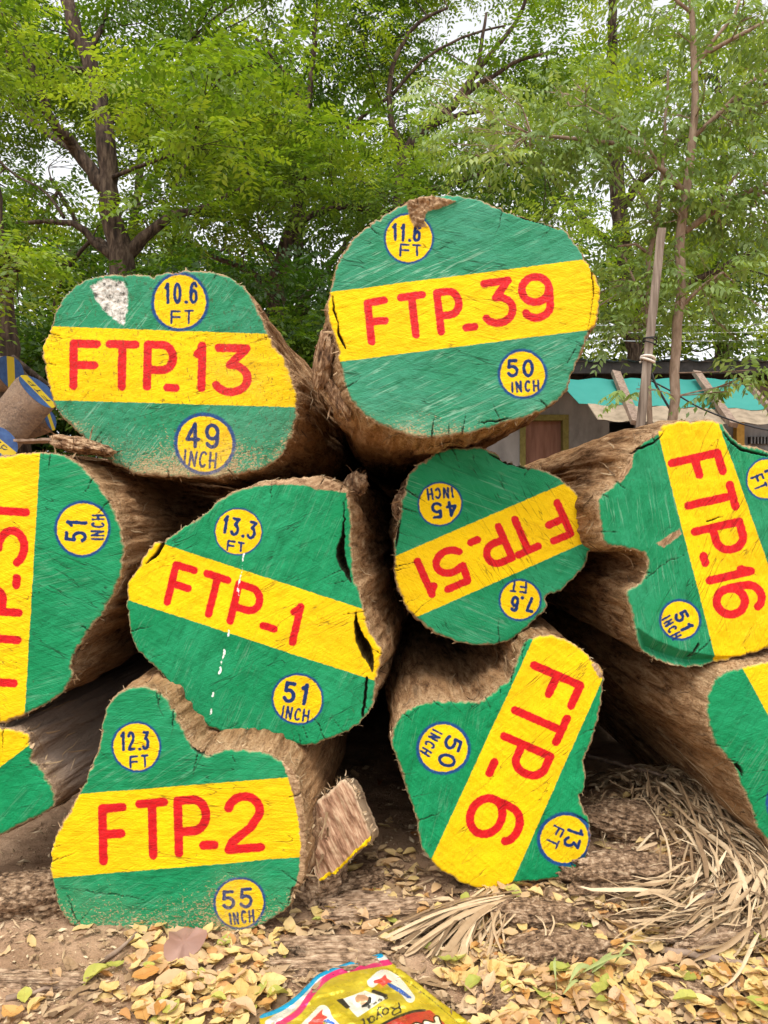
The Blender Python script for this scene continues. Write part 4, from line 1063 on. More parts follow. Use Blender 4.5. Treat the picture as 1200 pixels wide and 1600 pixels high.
# ------------------------------------------------------------------ building with awning
def build_shack():
    Y = 8.0
    base = np.array([3.2, Y, float(gz([3.2], [Y])[0])])
    zx = lambda px, y=Y: (px - 600) / F * y
    zz = lambda py, y=Y: H - (py - 800) / F * y
    b = empty('low_shack', base, 'low grey walled building with a dark roof, brown door and turquoise awning', 'building')
    wall = simple_mat('plaster', [(.34, (.12, .112, .105)), (.48, (.21, .198, .19)), (.66, (.29, .275, .26))], 3, (1, 1, .4), .9, .3, .004)
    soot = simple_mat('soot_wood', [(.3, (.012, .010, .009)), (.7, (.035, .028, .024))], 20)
    door = simple_mat('door_wood', [(.3, (.16, .075, .05)), (.6, (.24, .12, .085))], 30, (1, 1, .1))
    olive = simple_mat('olive_frame', [(.3, (.13, .11, .03)), (.6, (.20, .17, .05))], 30)
    tin = simple_mat('roof_tin', [(.3, (.20, .22, .25)), (.6, (.40, .44, .50))], 8, (1, .2, 1), .5, .2)
    x0, x1 = zx(560), zx(1500)
    # wall with openings left for door and dark window
    G = Geo()
    top = zz(600); bot = base[2] - .1
    cuts = [(zx(812), zx(888), zz(648)), (zx(952), zx(1000), zz(652))]
    G.box([(x0 + cuts[0][0]) / 2, Y + .1, (top + bot) / 2], [cuts[0][0] - x0, .2, top - bot])
    G.box([(cuts[0][1] + cuts[1][0]) / 2, Y + .1, (top + bot) / 2], [cuts[1][0] - cuts[0][1], .2, top - bot])
    G.box([(cuts[1][1] + x1) / 2, Y + .1, (top + bot) / 2], [x1 - cuts[1][1], .2, top - bot])
    for c in cuts: G.box([(c[0] + c[1]) / 2, Y + .1, (top + c[2]) / 2], [c[1] - c[0], .2, top - c[2]])
    G.box([cuts[1][0] + (cuts[1][1] - cuts[1][0]) / 2, Y + .1, (zz(735) + bot) / 2], [cuts[1][1] - cuts[1][0], .2, zz(735) - bot])
    for xe in (x0 - .1, x1 + .1): G.box([xe, Y + 1.8, (top + bot) / 2], [.2, 3.7, top - bot])
    G.box([(x0 + x1) / 2, Y + 3.5, (top + bot) / 2], [x1 - x0, .2, top - bot])
    G.build('wall', wall, b, base, False)
    G = Geo(); c = cuts[0]
    G.box([(c[0] + c[1]) / 2, Y + .1, (c[2] + bot) / 2], [c[1] - c[0] - .1, .05, c[2] - bot - .06])
    d = G.build('door', door, b, base, False)
    G = Geo()
    for x in (c[0] + .03, c[1] - .03): G.box([x, Y + .06, (c[2] + bot) / 2], [.06, .16, c[2] - bot])
    G.box([(c[0] + c[1]) / 2, Y + .06, c[2] - .03], [c[1] - c[0] - .124, .16, .06])
    G.build('door_frame', olive, b, base, False)
    # roof: tin sheet on dark rafters with an eave in front
    G = Geo()
    n = 160
    xs = np.linspace(zx(600), x1 + .4, n)
    V = []
    for y, zt in ((Y - .75, zz(562, Y - .75)), (Y + 1.8, zz(562, Y - .75) + .12), (Y + 4.2, zz(562, Y - .75) - .1)):
        V += [[x, y, zt + .012 * math.sin(i * 1.25)] for i, x in enumerate(xs)]
    V = np.array(V)
    Fq = [(r * n + i, r * n + i + 1, (r + 1) * n + i + 1, (r + 1) * n + i) for r in range(2) for i in range(n - 1)]
    G.add(V, Fq); G.add(V - [0, 0, .006], [f[::-1] for f in Fq])
    rf = G.build('roof', tin, b, base)
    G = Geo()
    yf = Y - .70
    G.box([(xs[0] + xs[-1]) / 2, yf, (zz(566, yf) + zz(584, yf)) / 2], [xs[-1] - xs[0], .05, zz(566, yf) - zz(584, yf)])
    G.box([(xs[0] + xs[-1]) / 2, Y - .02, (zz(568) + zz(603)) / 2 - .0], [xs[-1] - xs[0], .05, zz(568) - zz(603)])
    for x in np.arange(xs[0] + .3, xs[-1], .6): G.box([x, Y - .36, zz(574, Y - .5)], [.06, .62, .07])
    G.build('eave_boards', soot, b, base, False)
    # awning: turquoise sheet on a frame, hinged under the eave
    teal = tone_mat('turquoise_sheet', [(0, (.03, .24, .20)), (.5, (.055, .33, .28)), (1, (.10, .40, .34))], .5, .35, 5, .5)
    cream = simple_mat('cream_board', [(.34, (.19, .145, .095)), (.62, (.31, .24, .165))], 12, (1, 1, .3), .8, .2)
    strut = simple_mat('weathered_board', [(.34, (.14, .095, .066)), (.62, (.28, .20, .15))], 40, (1, 1, .1), .85)
    Yt, Yb, Yc = Y - .78, Y - 1.45, Y - 1.75
    aw = empty('awning', at(1040, 620, Y - 1.2), None, None); aw.parent = b
    aw.location = tuple(at(1040, 620, Y - 1.2) - base)
    ab = at(1040, 620, Y - 1.2)
    def quad(px4, ys, thick, name, mat, nu=24):
        a, b2, c2, d2 = [at(p[0], p[1], y) for p, y in zip(px4, ys)]
        V = []
        for j in range(5):
            for i in range(nu + 1):
                u, v_ = i / nu, j / 4
                P = (a * (1 - u) + b2 * u) * (1 - v_) + (d2 * (1 - u) + c2 * u) * v_
                P = P + np.array([0, .012 * math.sin(u * 19) * math.sin(v_ * 3), .010 * math.sin(u * 31 + 1)])
                V.append(P)
        V = np.array(V); m = nu + 1
        Fq = [(j * m + i, j * m + i + 1, (j + 1) * m + i + 1, (j + 1) * m + i) for j in range(4) for i in range(nu)]
        G = Geo(); nv = len(V)
        G.add(np.vstack([V, V + [0, thick, 0]]), Fq + [tuple(q + nv for q in f[::-1]) for f in Fq], .5)
        return G.build(name, mat, aw, ab)
    quad([(868, 592), (1152, 592), (1196, 640), (905, 632)], [Yt, Yt, Yb, Yb], .012, 'awning_sheet', teal)
    quad([(918, 632), (1197, 641), (1206, 662), (934, 657)], [Yb, Yb, Yc, Yc], .02, 'cream_valance', cream)
    def board(name, p0, p1, y0, y1, wpx, mat):
        a, c2 = at(*p0, y0), at(*p1, y1)
        ax = c2 - a; L = np.linalg.norm(ax); ax /= L
        s = np.cross(ax, [0, 1, 0]); s /= np.linalg.norm(s); n_ = np.cross(s, ax)
        G = Geo(); G.box((a + c2) / 2, [wpx * (y0 + y1) / 2 / F, .04, L], np.stack([s, n_, ax], 1), .5)
        return G.build(name, mat, aw, ab, False)
    board('awning_strut', (962, 582), (994, 661), Yt - .06, Yc - .06, 14, strut)
    board('awning_strut', (1088, 582), (1146, 664), Yt - .06, Yc - .06, 13, strut)
    board('awning_strut', (1172, 604), (1204, 640), Yt - .06, Yb - .02, 10, strut)
    # ochre post and barred window at the right end
    G = Geo(); G.box([zx(1151), Y - .05, (zz(660) + bot) / 2], [.08, .08, zz(660) - bot])
    G.build('ochre_post', simple_mat('ochre_paint', [(.3, (.32, .17, .03)), (.6, (.42, .24, .05))], 20), b, base, False)
    G = Geo()
    wx0, wx1, wz0, wz1 = zx(1168), zx(1204), zz(694), zz(683)
    G.box([(wx0 + wx1) / 2, Y - .02, (wz0 + wz1) / 2], [wx1 - wx0, .02, wz1 - wz0])
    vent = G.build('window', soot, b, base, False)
    G = Geo()
    for i in range(7): G.box([wx0 + (i + .5) / 7 * (wx1 - wx0), Y - .045, (wz0 + wz1) / 2], [.012, .02, wz1 - wz0])
    g = G.build('window_bars', simple_mat('grey_bar', [(.3, (.10, .10, .10)), (.6, (.2, .2, .2))], 20), vent, (0, 0, 0), False)
    g.location = tuple(-base)
    return b
build_shack()

def build_post():
    Y = 3.7
    p0, p1 = at(997, 700, Y + .02), at(1034, 358, Y)
    d = (p1 - p0) / np.linalg.norm(p1 - p0)
    g0 = float(gz([p0[0]], [p0[1]])[0]); p0 = p0 - d * (p0[2] - g0 + .1) / d[2]
    base = np.array([p0[0], p0[1], g0])
    t = empty('timber_post', base, 'weathered square timber post leaning in front of the awning, wire tied round it', 'post')
    ax = p1 - p0; L = np.linalg.norm(ax); ax /= L
    s = np.cross(ax, [0.35, 1, 0]); s /= np.linalg.norm(s); n_ = np.cross(s, ax)
    Rm = np.stack([s, n_, ax], 1)
    V = []; hw = .0225
    for i in range(40):
        u = i / 39
        for a, b in ((-1, -1), (1, -1), (1, 1), (-1, 1)):
            cz = .86
            for da, db in ((cz, 1), (1, cz)) if a * b > 0 else ((1, cz), (cz, 1)):
                V.append(p0 + ax * L * u + s * a * da * hw * (1 - .12 * u) + n_ * b * db * hw * (1 - .12 * u) + rng.normal(0, .0006, 3))
    V = np.array(V); k = 8
    Fq = [(i * k + j, i * k + (j + 1) % k, (i + 1) * k + (j + 1) % k, (i + 1) * k + j) for i in range(39) for j in range(k)] + [tuple(39 * k + j for j in range(k))]
    obj('shaft', V, Fq, M['old_timber'], t, base, None, False)
    def ring(py, r, mat, name, n, tail=None):
        q = np.linspace(0, 2 * math.pi * n, 30 * n)
        u = (at(0, py, Y)[2] - p0[2]) / (p1[2] - p0[2])
        c = p0 + (p1 - p0) * u
        P = np.array([c + (s * math.cos(a) + n_ * math.sin(a)) * hw * 1.42 + ax * (.012 * a / (2 * math.pi) - .01 + .006 * math.sin(a * 1.3)) for a in q])
        if tail: P = np.vstack([P, P[-1] + [tail, -.01, .02]])
        G = Geo(); G.tube(P, r, 5, .5)
        G.build(name, mat, t, base)
    N = NT('black_wire'); bw = N.bsdf((.015, .015, .016), .6)
    N = NT('pale_cord'); pc = N.bsdf((.62, .55, .47), .8)
    ring(535, .0032, bw, 'wire_tie', 3); ring(562, .0065, pc, 'cord_tie', 2, .05)
build_post()

def build_cables():
    N = NT('pale_cable'); pc = N.bsdf((.40, .42, .40), .5)
    for i, (a, b, lab) in enumerate([((930, 508), (1300, 503), 'topmost of three pale overhead cables above the dark roof'), ((1000, 520), (1300, 515), 'middle one of three pale overhead cables above the dark roof'), ((1010, 533), (1300, 527), 'lowest of three pale overhead cables above the dark roof')]):
        P = [at(a[0] + (b[0] - a[0]) * t, a[1] + (b[1] - a[1]) * t + 8 * (t * (1 - t)), 10.5 + 2 * t) for t in np.linspace(-.6, 1.5, 40)]
        G = Geo(); G.tube(P, .0045, 6, .5)
        o = G.build('overhead_cable', pc, None, P[20]); tag(o, lab, 'cable', 'overhead cables above the roof')
    N = NT('black_cable'); bc = N.bsdf((.02, .02, .022), .5)
    P = spline([at(1012, 560, 6.0), at(1022, 595, 6.0), at(1040, 628, 6.0), at(1052, 650, 6.0), at(1060, 700, 6.0)], .05)
    P2 = spline([at(1012, 592, 6.1), at(1050, 612, 6.1), at(1100, 640, 6.1), at(1180, 668, 6.1), at(1260, 680, 6.1)], .05)
    G = Geo(); G.tube(np.vstack([P]), .010, 5, .5); 
    tag(G.build('slack_cable', bc, None, P[0]), 'black cable hanging slack before the turquoise awning beside the post', 'cable')
    G = Geo(); G.tube(P2, .007, 5, .5)
    tag(G.build('slack_cable', bc, None, P2[0]), 'thin black cable sloping down to the right across the awning', 'cable')
build_cables()

# ------------------------------------------------------------------ small blue-ended logs at the left
def small_log(label, ctr, Y, axis, r, L, letters=True, band=(1, 0, 0), seed=1):
    c = at(ctr[0], ctr[1], Y); ax = np.array(axis, float); ax /= np.linalg.norm(ax)
    s = np.array(band, float); s -= ax * (s @ ax); s /= np.linalg.norm(s); u = np.cross(s, ax) * -1
    base = c - ax * L * .5
    t = empty('small_log', base, label, 'log', 'small logs with blue ends at the far left')
    k = 40; V = []; al = []
    steps = np.concatenate([[0, .004], np.geomspace(.012, L, 30)])
    for d in steps:
        q = np.arange(k) / k * 2 * math.pi
        rr = r * (1 + .10 * np.sin(q * 2 + seed) + .05 * np.sin(q * 3 + seed * 2)) + fbm(np.stack([np.cos(q) * 3, np.sin(q) * 3, np.full(k, d * 5 + seed)], 1), 3) * r * .10 * min(1, d / .02)
        V.append(c - ax * d + s * (np.cos(q) * rr)[:, None] + u * (np.sin(q) * rr)[:, None]); al.append(np.full(k, d + .05))
    V = np.concatenate(V); n = len(steps)
    Fq = [(i * k + j, (i + 1) * k + j, (i + 1) * k + (j + 1) % k, i * k + (j + 1) % k) for i in range(n - 1) for j in range(k)] + [tuple((n - 1) * k + j for j in range(k))]
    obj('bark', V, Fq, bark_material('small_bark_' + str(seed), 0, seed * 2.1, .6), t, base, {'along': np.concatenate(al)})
    # end, a fine disc carrying the paint distances (millimetres in the end's own plane)
    ng = 26; P2 = [(0, 0)]; rings = 14
    q = np.arange(k) / k * 2 * math.pi
    rr = r * (1 + .10 * np.sin(q * 2 + seed) + .05 * np.sin(q * 3 + seed * 2)) + fbm(np.stack([np.cos(q) * 3, np.sin(q) * 3, np.full(k, seed)], 1), 3) * 0
    X = [0.0]; Z_ = [0.0]
    for i in range(1, rings + 1):
        X += list(np.cos(q) * rr * i / rings); Z_ += list(np.sin(q) * rr * i / rings)
    X, Z_ = np.array(X), np.array(Z_)
    V = c + ax * .0015 + s * X[:, None] + u * Z_[:, None]
    Fq = [(0, 1 + j, 1 + (j + 1) % k) for j in range(k)] + [(1 + i * k + j, 1 + (i + 1) * k + j, 1 + (i + 1) * k + (j + 1) % k, 1 + i * k + (j + 1) % k) for i in range(rings - 1) for j in range(k)]
    mm = 1000 * .085 / r
    pt = Paint((0, 0, 1)); 
    if letters: pt.text('ink', 'FTP', 0, 0, 110, 34, 0, 3.2)
    pf = pt.field('ink', np.stack([X * mm, -Z_ * mm], 1)) if letters else np.full(len(X), -30.)
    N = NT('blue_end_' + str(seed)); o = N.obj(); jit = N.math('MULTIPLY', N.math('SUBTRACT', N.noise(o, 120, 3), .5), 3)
    cc = N.mix(N.rng(N.noise(o, 40, 4), .35, .65), (.022, .055, .16), (.04, .09, .22))  # blue here and yellow below are darkened to carry the shade they lie in
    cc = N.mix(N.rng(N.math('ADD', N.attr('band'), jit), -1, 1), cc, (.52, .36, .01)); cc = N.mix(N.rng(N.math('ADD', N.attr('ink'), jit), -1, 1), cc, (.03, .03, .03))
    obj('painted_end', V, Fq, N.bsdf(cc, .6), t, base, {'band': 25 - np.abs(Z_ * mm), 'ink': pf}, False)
    return t
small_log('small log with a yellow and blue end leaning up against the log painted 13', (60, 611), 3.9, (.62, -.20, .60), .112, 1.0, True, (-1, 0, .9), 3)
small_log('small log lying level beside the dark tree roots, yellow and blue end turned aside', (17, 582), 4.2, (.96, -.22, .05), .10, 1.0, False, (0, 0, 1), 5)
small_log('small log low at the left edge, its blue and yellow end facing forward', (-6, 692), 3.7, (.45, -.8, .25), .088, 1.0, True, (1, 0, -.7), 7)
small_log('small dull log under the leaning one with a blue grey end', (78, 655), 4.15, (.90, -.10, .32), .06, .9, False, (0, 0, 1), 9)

def build_plank():
    a, b = at(30, 690, 3.75), at(190, 684, 3.75)
    G = Geo(); n = 24; V = []
    for i in range(n):
        p = a + (b - a) * (i / (n - 1)) * 1.0
        for dy, dz in ((-.06, -.006), (-.06, .006), (.06, .006), (.06, -.006)):
            V.append(p + [0, dy, dz + rng.normal(0, .0012)])
    Fq = [(i * 4 + j, i * 4 + (j + 1) % 4, (i + 1) * 4 + (j + 1) % 4, (i + 1) * 4 + j) for i in range(n - 1) for j in range(4)] + [(3, 2, 1, 0), tuple((n - 1) * 4 + j for j in range(4))]
    o = obj('loose_plank', V, Fq, M['pale_bark'], None, (a + b) / 2, None, False)
    tag(o, 'pale thin plank lying level behind the log at the left edge', 'plank')
build_plank()

# ------------------------------------------------------------------ litter on the ground
DEBRIS = simple_mat('rotten_bark', [(.36, (.040, .022, .012)), (.46, (.16, .095, .052)), (.54, (.28, .175, .10)), (.66, (.50, .36, .23))], 130, (.8, 1, 1), .95, 1, .008, detail=9)
WOODP = simple_mat('grey_wood', [(.36, (.075, .044, .025)), (.46, (.24, .15, .088)), (.54, (.36, .24, .15)), (.66, (.52, .38, .25))], 120, (.5, 1, 1), .95, 1, .007, detail=9)
def chunk(name, label, cat, px, py, lx, ly, lz, rot, mat, seed, flatness=1.0, group=None, sink=.3, tilt=0.0, square=2.0):
    bm = bmesh.new(); bmesh.ops.create_icosphere(bm, subdivisions=6, radius=1)
    V = np.array([v.co[:] for v in bm.verts]); Fq = [tuple(v.index for v in f.verts) for f in bm.faces]; bm.free()
    # squarish lump
    V = np.sign(V) * np.abs(V) ** (2 / square)
    V = V / np.maximum(np.abs(V).max(1), .001)[:, None] ** .35
    D = fbm(V * [1.2, 3.0, 2.0] + seed, 4)
    rid = np.abs(vnoise(V * [1.0, 9, 6] + seed * 3))
    V = V * (1 + .38 * D[:, None]) ; V[:, 2] += -.22 * rid + .1 * fbm(V * [2, 14, 8] + seed, 3)
    V = V * (1 + .07 * fbm(V * [5, 22, 12] + seed * 2, 4)[:, None])
    V = V * [lx / 2, ly / 2, lz / 2]
    c, s = math.cos(R(rot)), math.sin(R(rot)); ct, st_ = math.cos(R(tilt)), math.sin(R(tilt))
    V = V @ np.array([[ct, 0, -st_], [0, 1, 0], [st_, 0, ct]]).T
    g = gpt(px, py)[0]
    me = mesh_np(name, V, Fq); me.materials.append(mat)
    o = bpy.data.objects.new(name, me); link(o); o.location = (g[0], g[1], g[2] + lz * (.5 - sink)); o.rotation_euler = (0, 0, R(rot))
    tag(o, label, cat, group)
    return o
G_ = 'slabs of rotten bark on the ground'
chunk('bark_piece', 'brown bark scrap half buried in yellow leaves at the lower right corner', 'bark', 1085, 1560, .12, .045, .028, -12, DEBRIS, 21, group=G_)
chunk('bark_piece', 'brown bark scrap in the leaves just right of the golden packet', 'bark', 800, 1560, .10, .05, .026, 24, DEBRIS, 22, group=G_)
chunk('bark_piece', 'long bark scrap along the right edge below the dry fibres', 'bark', 1130, 1470, .16, .05, .03, 10, WOODP, 23, group=G_)
chunk('bark_piece', 'long dark bark slab with a jagged lip beside the foot of the log painted 6', 'bark', 985, 1372, .26, .10, .05, 8, DEBRIS, 1, group=G_, tilt=-5)
chunk('bark_piece', 'dark crumbly bark lump between the bark lip and the green sprig', 'bark', 872, 1492, .15, .075, .035, 12, DEBRIS, 2, group=G_)
chunk('bark_piece', 'dark bark lump just below the foot of the log painted 6', 'bark', 840, 1432, .13, .06, .03, -5, DEBRIS, 3, group=G_)
chunk('bark_piece', 'flat square ended slab of brown wood above the golden packet', 'bark', 520, 1497, .155, .075, .022, 0, WOODP, 4, group=G_, square=6, sink=.45)
chunk('bark_piece', 'grey brown slab lying behind the fan of dry strips', 'bark', 610, 1418, .22, .09, .03, 6, WOODP, 5, group=G_, sink=.5)
chunk('bark_piece', 'dark layered bark at the left edge beside the log painted 2', 'bark', 40, 1412, .16, .10, .06, 14, DEBRIS, 6, group=G_)
chunk('bark_piece', 'thin weathered slab at the left edge in front of bare dirt', 'bark', 50, 1535, .16, .028, .016, -2, WOODP, 7, group=G_, square=5)
chunk('bark_piece', 'small dark bark piece under the round log end at the pile middle', 'bark', 560, 1385, .12, .06, .03, 20, DEBRIS, 8, group=G_)
chunk('bark_piece', 'brown bark ridge behind the fibres under the lower right log', 'bark', 985, 1290, .16, .12, .05, -20, DEBRIS, 9, group=G_)

def lump(name, px, py, Y, size, seed, mat, parent=None, rot=(0, 0, 0)):
    from mathutils import Euler
    bm = bmesh.new(); bmesh.ops.create_icosphere(bm, subdivisions=5, radius=1)
    V = np.array([v.co[:] for v in bm.verts]); Fq = [tuple(v.index for v in f.verts) for f in bm.faces]; bm.free()
    V = V * (1 + .45 * fbm(V * 1.6 + seed, 4)[:, None] + .10 * fbm(V * [5, 5, 2] + seed * 2, 5)[:, None] - .16 * np.abs(vnoise(V * [7, 7, 1.3] + seed))[:, None] + .05 * fbm(V * [16, 16, 6] + seed, 3)[:, None])
    V = V * np.array(size) / 2 @ np.array(Euler([R(a) for a in rot]).to_matrix()).T
    c = at(px, py, Y); base = np.array(parent.location) if parent is not None else c
    G = Geo(); G.add(V + c, Fq, .4)
    n = int(40 * max(size) / .1)
    for _ in range(n):
        i = rng.integers(len(V)); d = V[i] / (np.linalg.norm(V[i]) + 1e-6) + rng.normal(0, .7, 3); L = rng.uniform(.003, .016); wd = rng.uniform(.0008, .003)
        p = V[i] + c
        G.ribbon([p, p + d * L * .5, p + d * L + [0, 0, -.3 * L]], [wd, wd, wd * .3], rng.normal(0, 1, 3), rng.uniform(0, .9))
    return G.build(name, mat, parent, base)
LOOSE = simple_mat('loose_bark', [(.34, (.05, .026, .014)), (.46, (.20, .11, .057)), (.54, (.34, .21, .115)), (.66, (.56, .40, .25))], 95, (1, 1, .35), .95, 1, .008, detail=8)
def loose_bark():
    L39, L31 = (LOGS[k][0] for k in ('39', '31'))
    lump('loose_bark', 507, 560, 1.235, (.034, .05, .11), 3, LOOSE, L39, (0, 12, 0))
    lump('loose_bark', 527, 622, 1.245, (.028, .05, .08), 5, LOOSE, L39, (0, -28, 0))
    lump('loose_bark', 128, 697, 1.30, (.11, .09, .028), 7, LOOSE, L31, (0, 12, 0))
    for i, (px, py, Y, sz, sd, lab) in enumerate([(556, 756, 1.38, (.045, .05, .045), 23, 'small bark scrap lying on top of the log painted 1'), (624, 790, 1.37, (.028, .04, .05), 25, 'torn bark scrap at the left side of the heart shaped log')]):
        tag(lump('bark_scrap', px, py, Y, sz, sd, LOOSE, None, (0, 10 * i, 0)), lab, 'bark', 'bark scraps caught between the logs')
loose_bark()

def build_wood_spur():
    """broken off block of log wood beside the log painted 2"""
    Y = 1.23
    fr = [(498, 1272), (508, 1261), (526, 1250), (545, 1234), (556, 1240), (564, 1250), (570, 1268), (579, 1285), (585, 1306), (560, 1325), (545, 1341), (518, 1353), (508, 1340), (503, 1305)]
    fr = [(533 + (x - 545) * 1.16, 1310 + (y - 1300) * 1.22) for x, y in fr]
    loop = spline(fr, 2.0, True); loop += rng.normal(0, .5, loop.shape)
    v, f, n = triangulate(loop, 2.4)
    d = segdist(v, loop, np.roll(loop, -1, 0)).min(1)
    gr = R(62); al = v[:, 0] * math.cos(gr) + v[:, 1] * math.sin(gr); ac = -v[:, 0] * math.sin(gr) + v[:, 1] * math.cos(gr)
    rel = vnoise(np.stack([al / 40, ac / 2.6, al * 0], 1)) * .0022 + fbm(np.stack([al / 22, ac / 9, al * 0 + 4], 1), 3) * .008 + np.clip(1 - d / 6, 0, 1) ** 2 * .006
    slope = (v[:, 1] - 1353) * -.00022          # split side leans back towards its top
    Yv = Y + rel + slope
    Vf = np.stack([(v[:, 0] - 600) / F * Y, Yv, H - (v[:, 1] - 800) / F * Y], 1)
    a_, b_, c_ = Vf[f[0][0]], Vf[f[0][1]], Vf[f[0][2]]
    if np.cross(b_ - a_, c_ - a_)[1] > 0: f = f[:, ::-1]
    low = segdist(v, np.array(fr[8:11]), np.array(fr[9:12])).min(1)
    L0 = Vf[:n]; C = L0.mean(0); rings = [L0]
    for dd in (.006, .015, .03, .05, .075, .11): rings.append(L0 + [dd * .1, dd, -dd * .35] + (L0 - C) * (.05 * fbm(L0 * 70 + dd * 30, 3)[:, None]))
    off = len(Vf); V = np.concatenate([Vf] + rings[1:])
    idx = [np.arange(n)] + [off + r_ * n + np.arange(n) for r_ in range(len(rings) - 1)]
    Fq = [tuple(q) for q in f.tolist()]
    area = np.sum(loop[:, 0] * np.roll(loop[:, 1], -1) - np.roll(loop[:, 0], -1) * loop[:, 1])
    for A0, A1 in zip(idx[:-1], idx[1:]):
        for j in range(n):
            k2 = (j + 1) % n; q = (A0[j], A0[k2], A1[k2], A1[j]); Fq.append(tuple(int(x) for x in (q if area < 0 else q[::-1])))
    Fq.append(tuple(int(x) for x in idx[-1]))
    N = NT('split_wood'); o_ = N.map(N.obj(), rot=(0, R(28), 0))
    wv = N.noise(N.map(o_, (190, 60, 22)), 1.0, 5, .65, .3)
    c = N.ramp(wv, [(.32, (.13, .060, .034)), (.5, (.33, .185, .11)), (.68, (.54, .38, .24))])
    c = N.mix(N.rng(N.math('ADD', N.attr('rim'), N.math('MULTIPLY', wv, 4)), 6, 3, 0, .8), c, (.56, .41, .26))
    c = N.mix(N.rng(N.math('ADD', N.attr('low'), N.math('MULTIPLY', N.math('SUBTRACT', N.noise(o_, 120, 3), .5), 4)), 5.5, 4.5, 0, 1), c, (.82, .55, .008))
    t = empty('wood_block', np.array([C[0], Y + .05, V[:, 2].min()]), 'short split block of wood with yellow paint along one edge beside the log painted 2', 'wood block')
    base = np.array(t.location)
    obj('split_body', V, Fq, N.bsdf(c, .9, N.bump(wv, .8, .003), .1), t, base, {'rim': np.concatenate([d, np.full(len(V) - len(v), 1.)]), 'low': np.concatenate([low, np.full(len(V) - len(v), 30.)])})
    G = Geo()
    for _ in range(150):
        i = rng.integers(n); p = L0[i] + [0, rng.uniform(0, .02), 0]; dv = (L0[i] - C); dv = dv / np.linalg.norm(dv) * .5 + rng.normal(0, .5, 3); Lh = rng.uniform(.002, .010); wd = rng.uniform(.001, .0025)
        G.ribbon([p, p + dv * Lh * .6, p + dv * Lh + rng.normal(0, .001, 3)], [wd, wd, wd * .3], rng.normal(0, 1, 3), rng.uniform(.3, 1))
    for _ in range(110):          # torn fibres hanging on the side towards the log
        p = at(rng.uniform(482, 512), rng.uniform(1262, 1350), Y + rng.uniform(.0, .05)); e = p + [rng.normal(-.006, .010), rng.normal(0, .01), -rng.uniform(.012, .05)]
        wd = rng.uniform(.001, .0045); m_ = (p + e) / 2 + rng.normal(0, .004, 3)
        G.ribbon([p, m_, e], [wd, wd, wd * .4], np.array([0, -1, 0]) + rng.normal(0, .4, 3), rng.uniform(.05, .9))
    G.build('frayed_fibre', M['fibre'], t, base)
    lump('torn_fibres', 489, 1312, 1.262, (.05, .06, .12), 31, LOOSE, t, (0, 10, 0))
    # torn stub hanging at the foot of the log painted 2
    chunk('torn_root', 'torn brown root stub at the foot of the log painted 2', 'root', 494, 1404, .085, .09, .15, 10, WOODP, 12, sink=.12)
build_wood_spur()

def strips(n, path, spread, L0, L1, w0, w1, zmax, jitter=.35, tone=(.05, .95)):
    """dry strips that follow a path of ground pixels"""
    P = gpt([p[0] for p in path], [p[1] for p in path])[:, :2]
    Q = spline(P, .01); T = np.gradient(Q, axis=0); T /= np.linalg.norm(T, axis=1)[:, None]
    G = Geo()
    for _ in range(n):
        i = rng.integers(len(Q)); L = rng.uniform(L0, L1); off = rng.normal(0, spread)
        m = 9; pts = []
        st = rng.uniform(-.5, .5); a0 = rng.normal(0, jitter); z0 = rng.uniform(.002, zmax); zr = rng.normal(0, .012) * L / .16
        cur = rng.normal(0, .28)
        nrm0 = np.array([-T[i][1], T[i][0]])
        c = Q[i] + nrm0 * off; a = math.atan2(T[i][1], T[i][0]) + a0
        kk = min(len(Q) - 1, i + 12); turn = (math.atan2(T[kk][1], T[kk][0]) - math.atan2(T[i][1], T[i][0]))
        turn = (turn + math.pi) % (2 * math.pi) - math.pi
        turn = np.clip(turn, -.8, .8) * L / .16
        x, y = c
        for j in range(m):
            ang = a + (turn + cur) * (j / (m - 1) - .5)
            pts.append((x, y)); x += math.cos(ang) * L / (m - 1); y += math.sin(ang) * L / (m - 1)
        pts = np.array(pts); z = gz(pts[:, 0], pts[:, 1]) + z0 + zr * np.linspace(-1, 1, m) + .006 * L / .14 * np.sin(np.linspace(0, 6, m) + rng.uniform(0, 6))
        z = np.maximum(z, gz(pts[:, 0], pts[:, 1]) + .001)
        wd = rng.uniform(w0, w1) * np.clip(np.sin(np.linspace(.25, 2.95, m)) * 1.4, .3, 1)
        G.ribbon(np.column_stack([pts, z]), wd, np.array([0, 0, 1]) + rng.normal(0, .45, 3), rng.uniform(*tone))
    return G
PATH = [(915, 1245), (960, 1232), (1010, 1234), (1060, 1252), (1105, 1282), (1145, 1320), (1165, 1360), (1150, 1400), (1110, 1425), (1060, 1440)]
G = strips(900, PATH, .045, .03, .145, .0012, .0085, .034)
g2 = strips(120, [(920, 1260), (1000, 1300), (1120, 1360), (1200, 1420)], .08, .03, .12, .001, .005, .03, 1.2)
for V, a in zip(g2.V, g2.A): pass
tag(G.build('dry_fibre_litter', M['dry_strip']), kind='stuff')
tag(g2.build('dry_straw_litter', M['dry_strip']), kind='stuff')

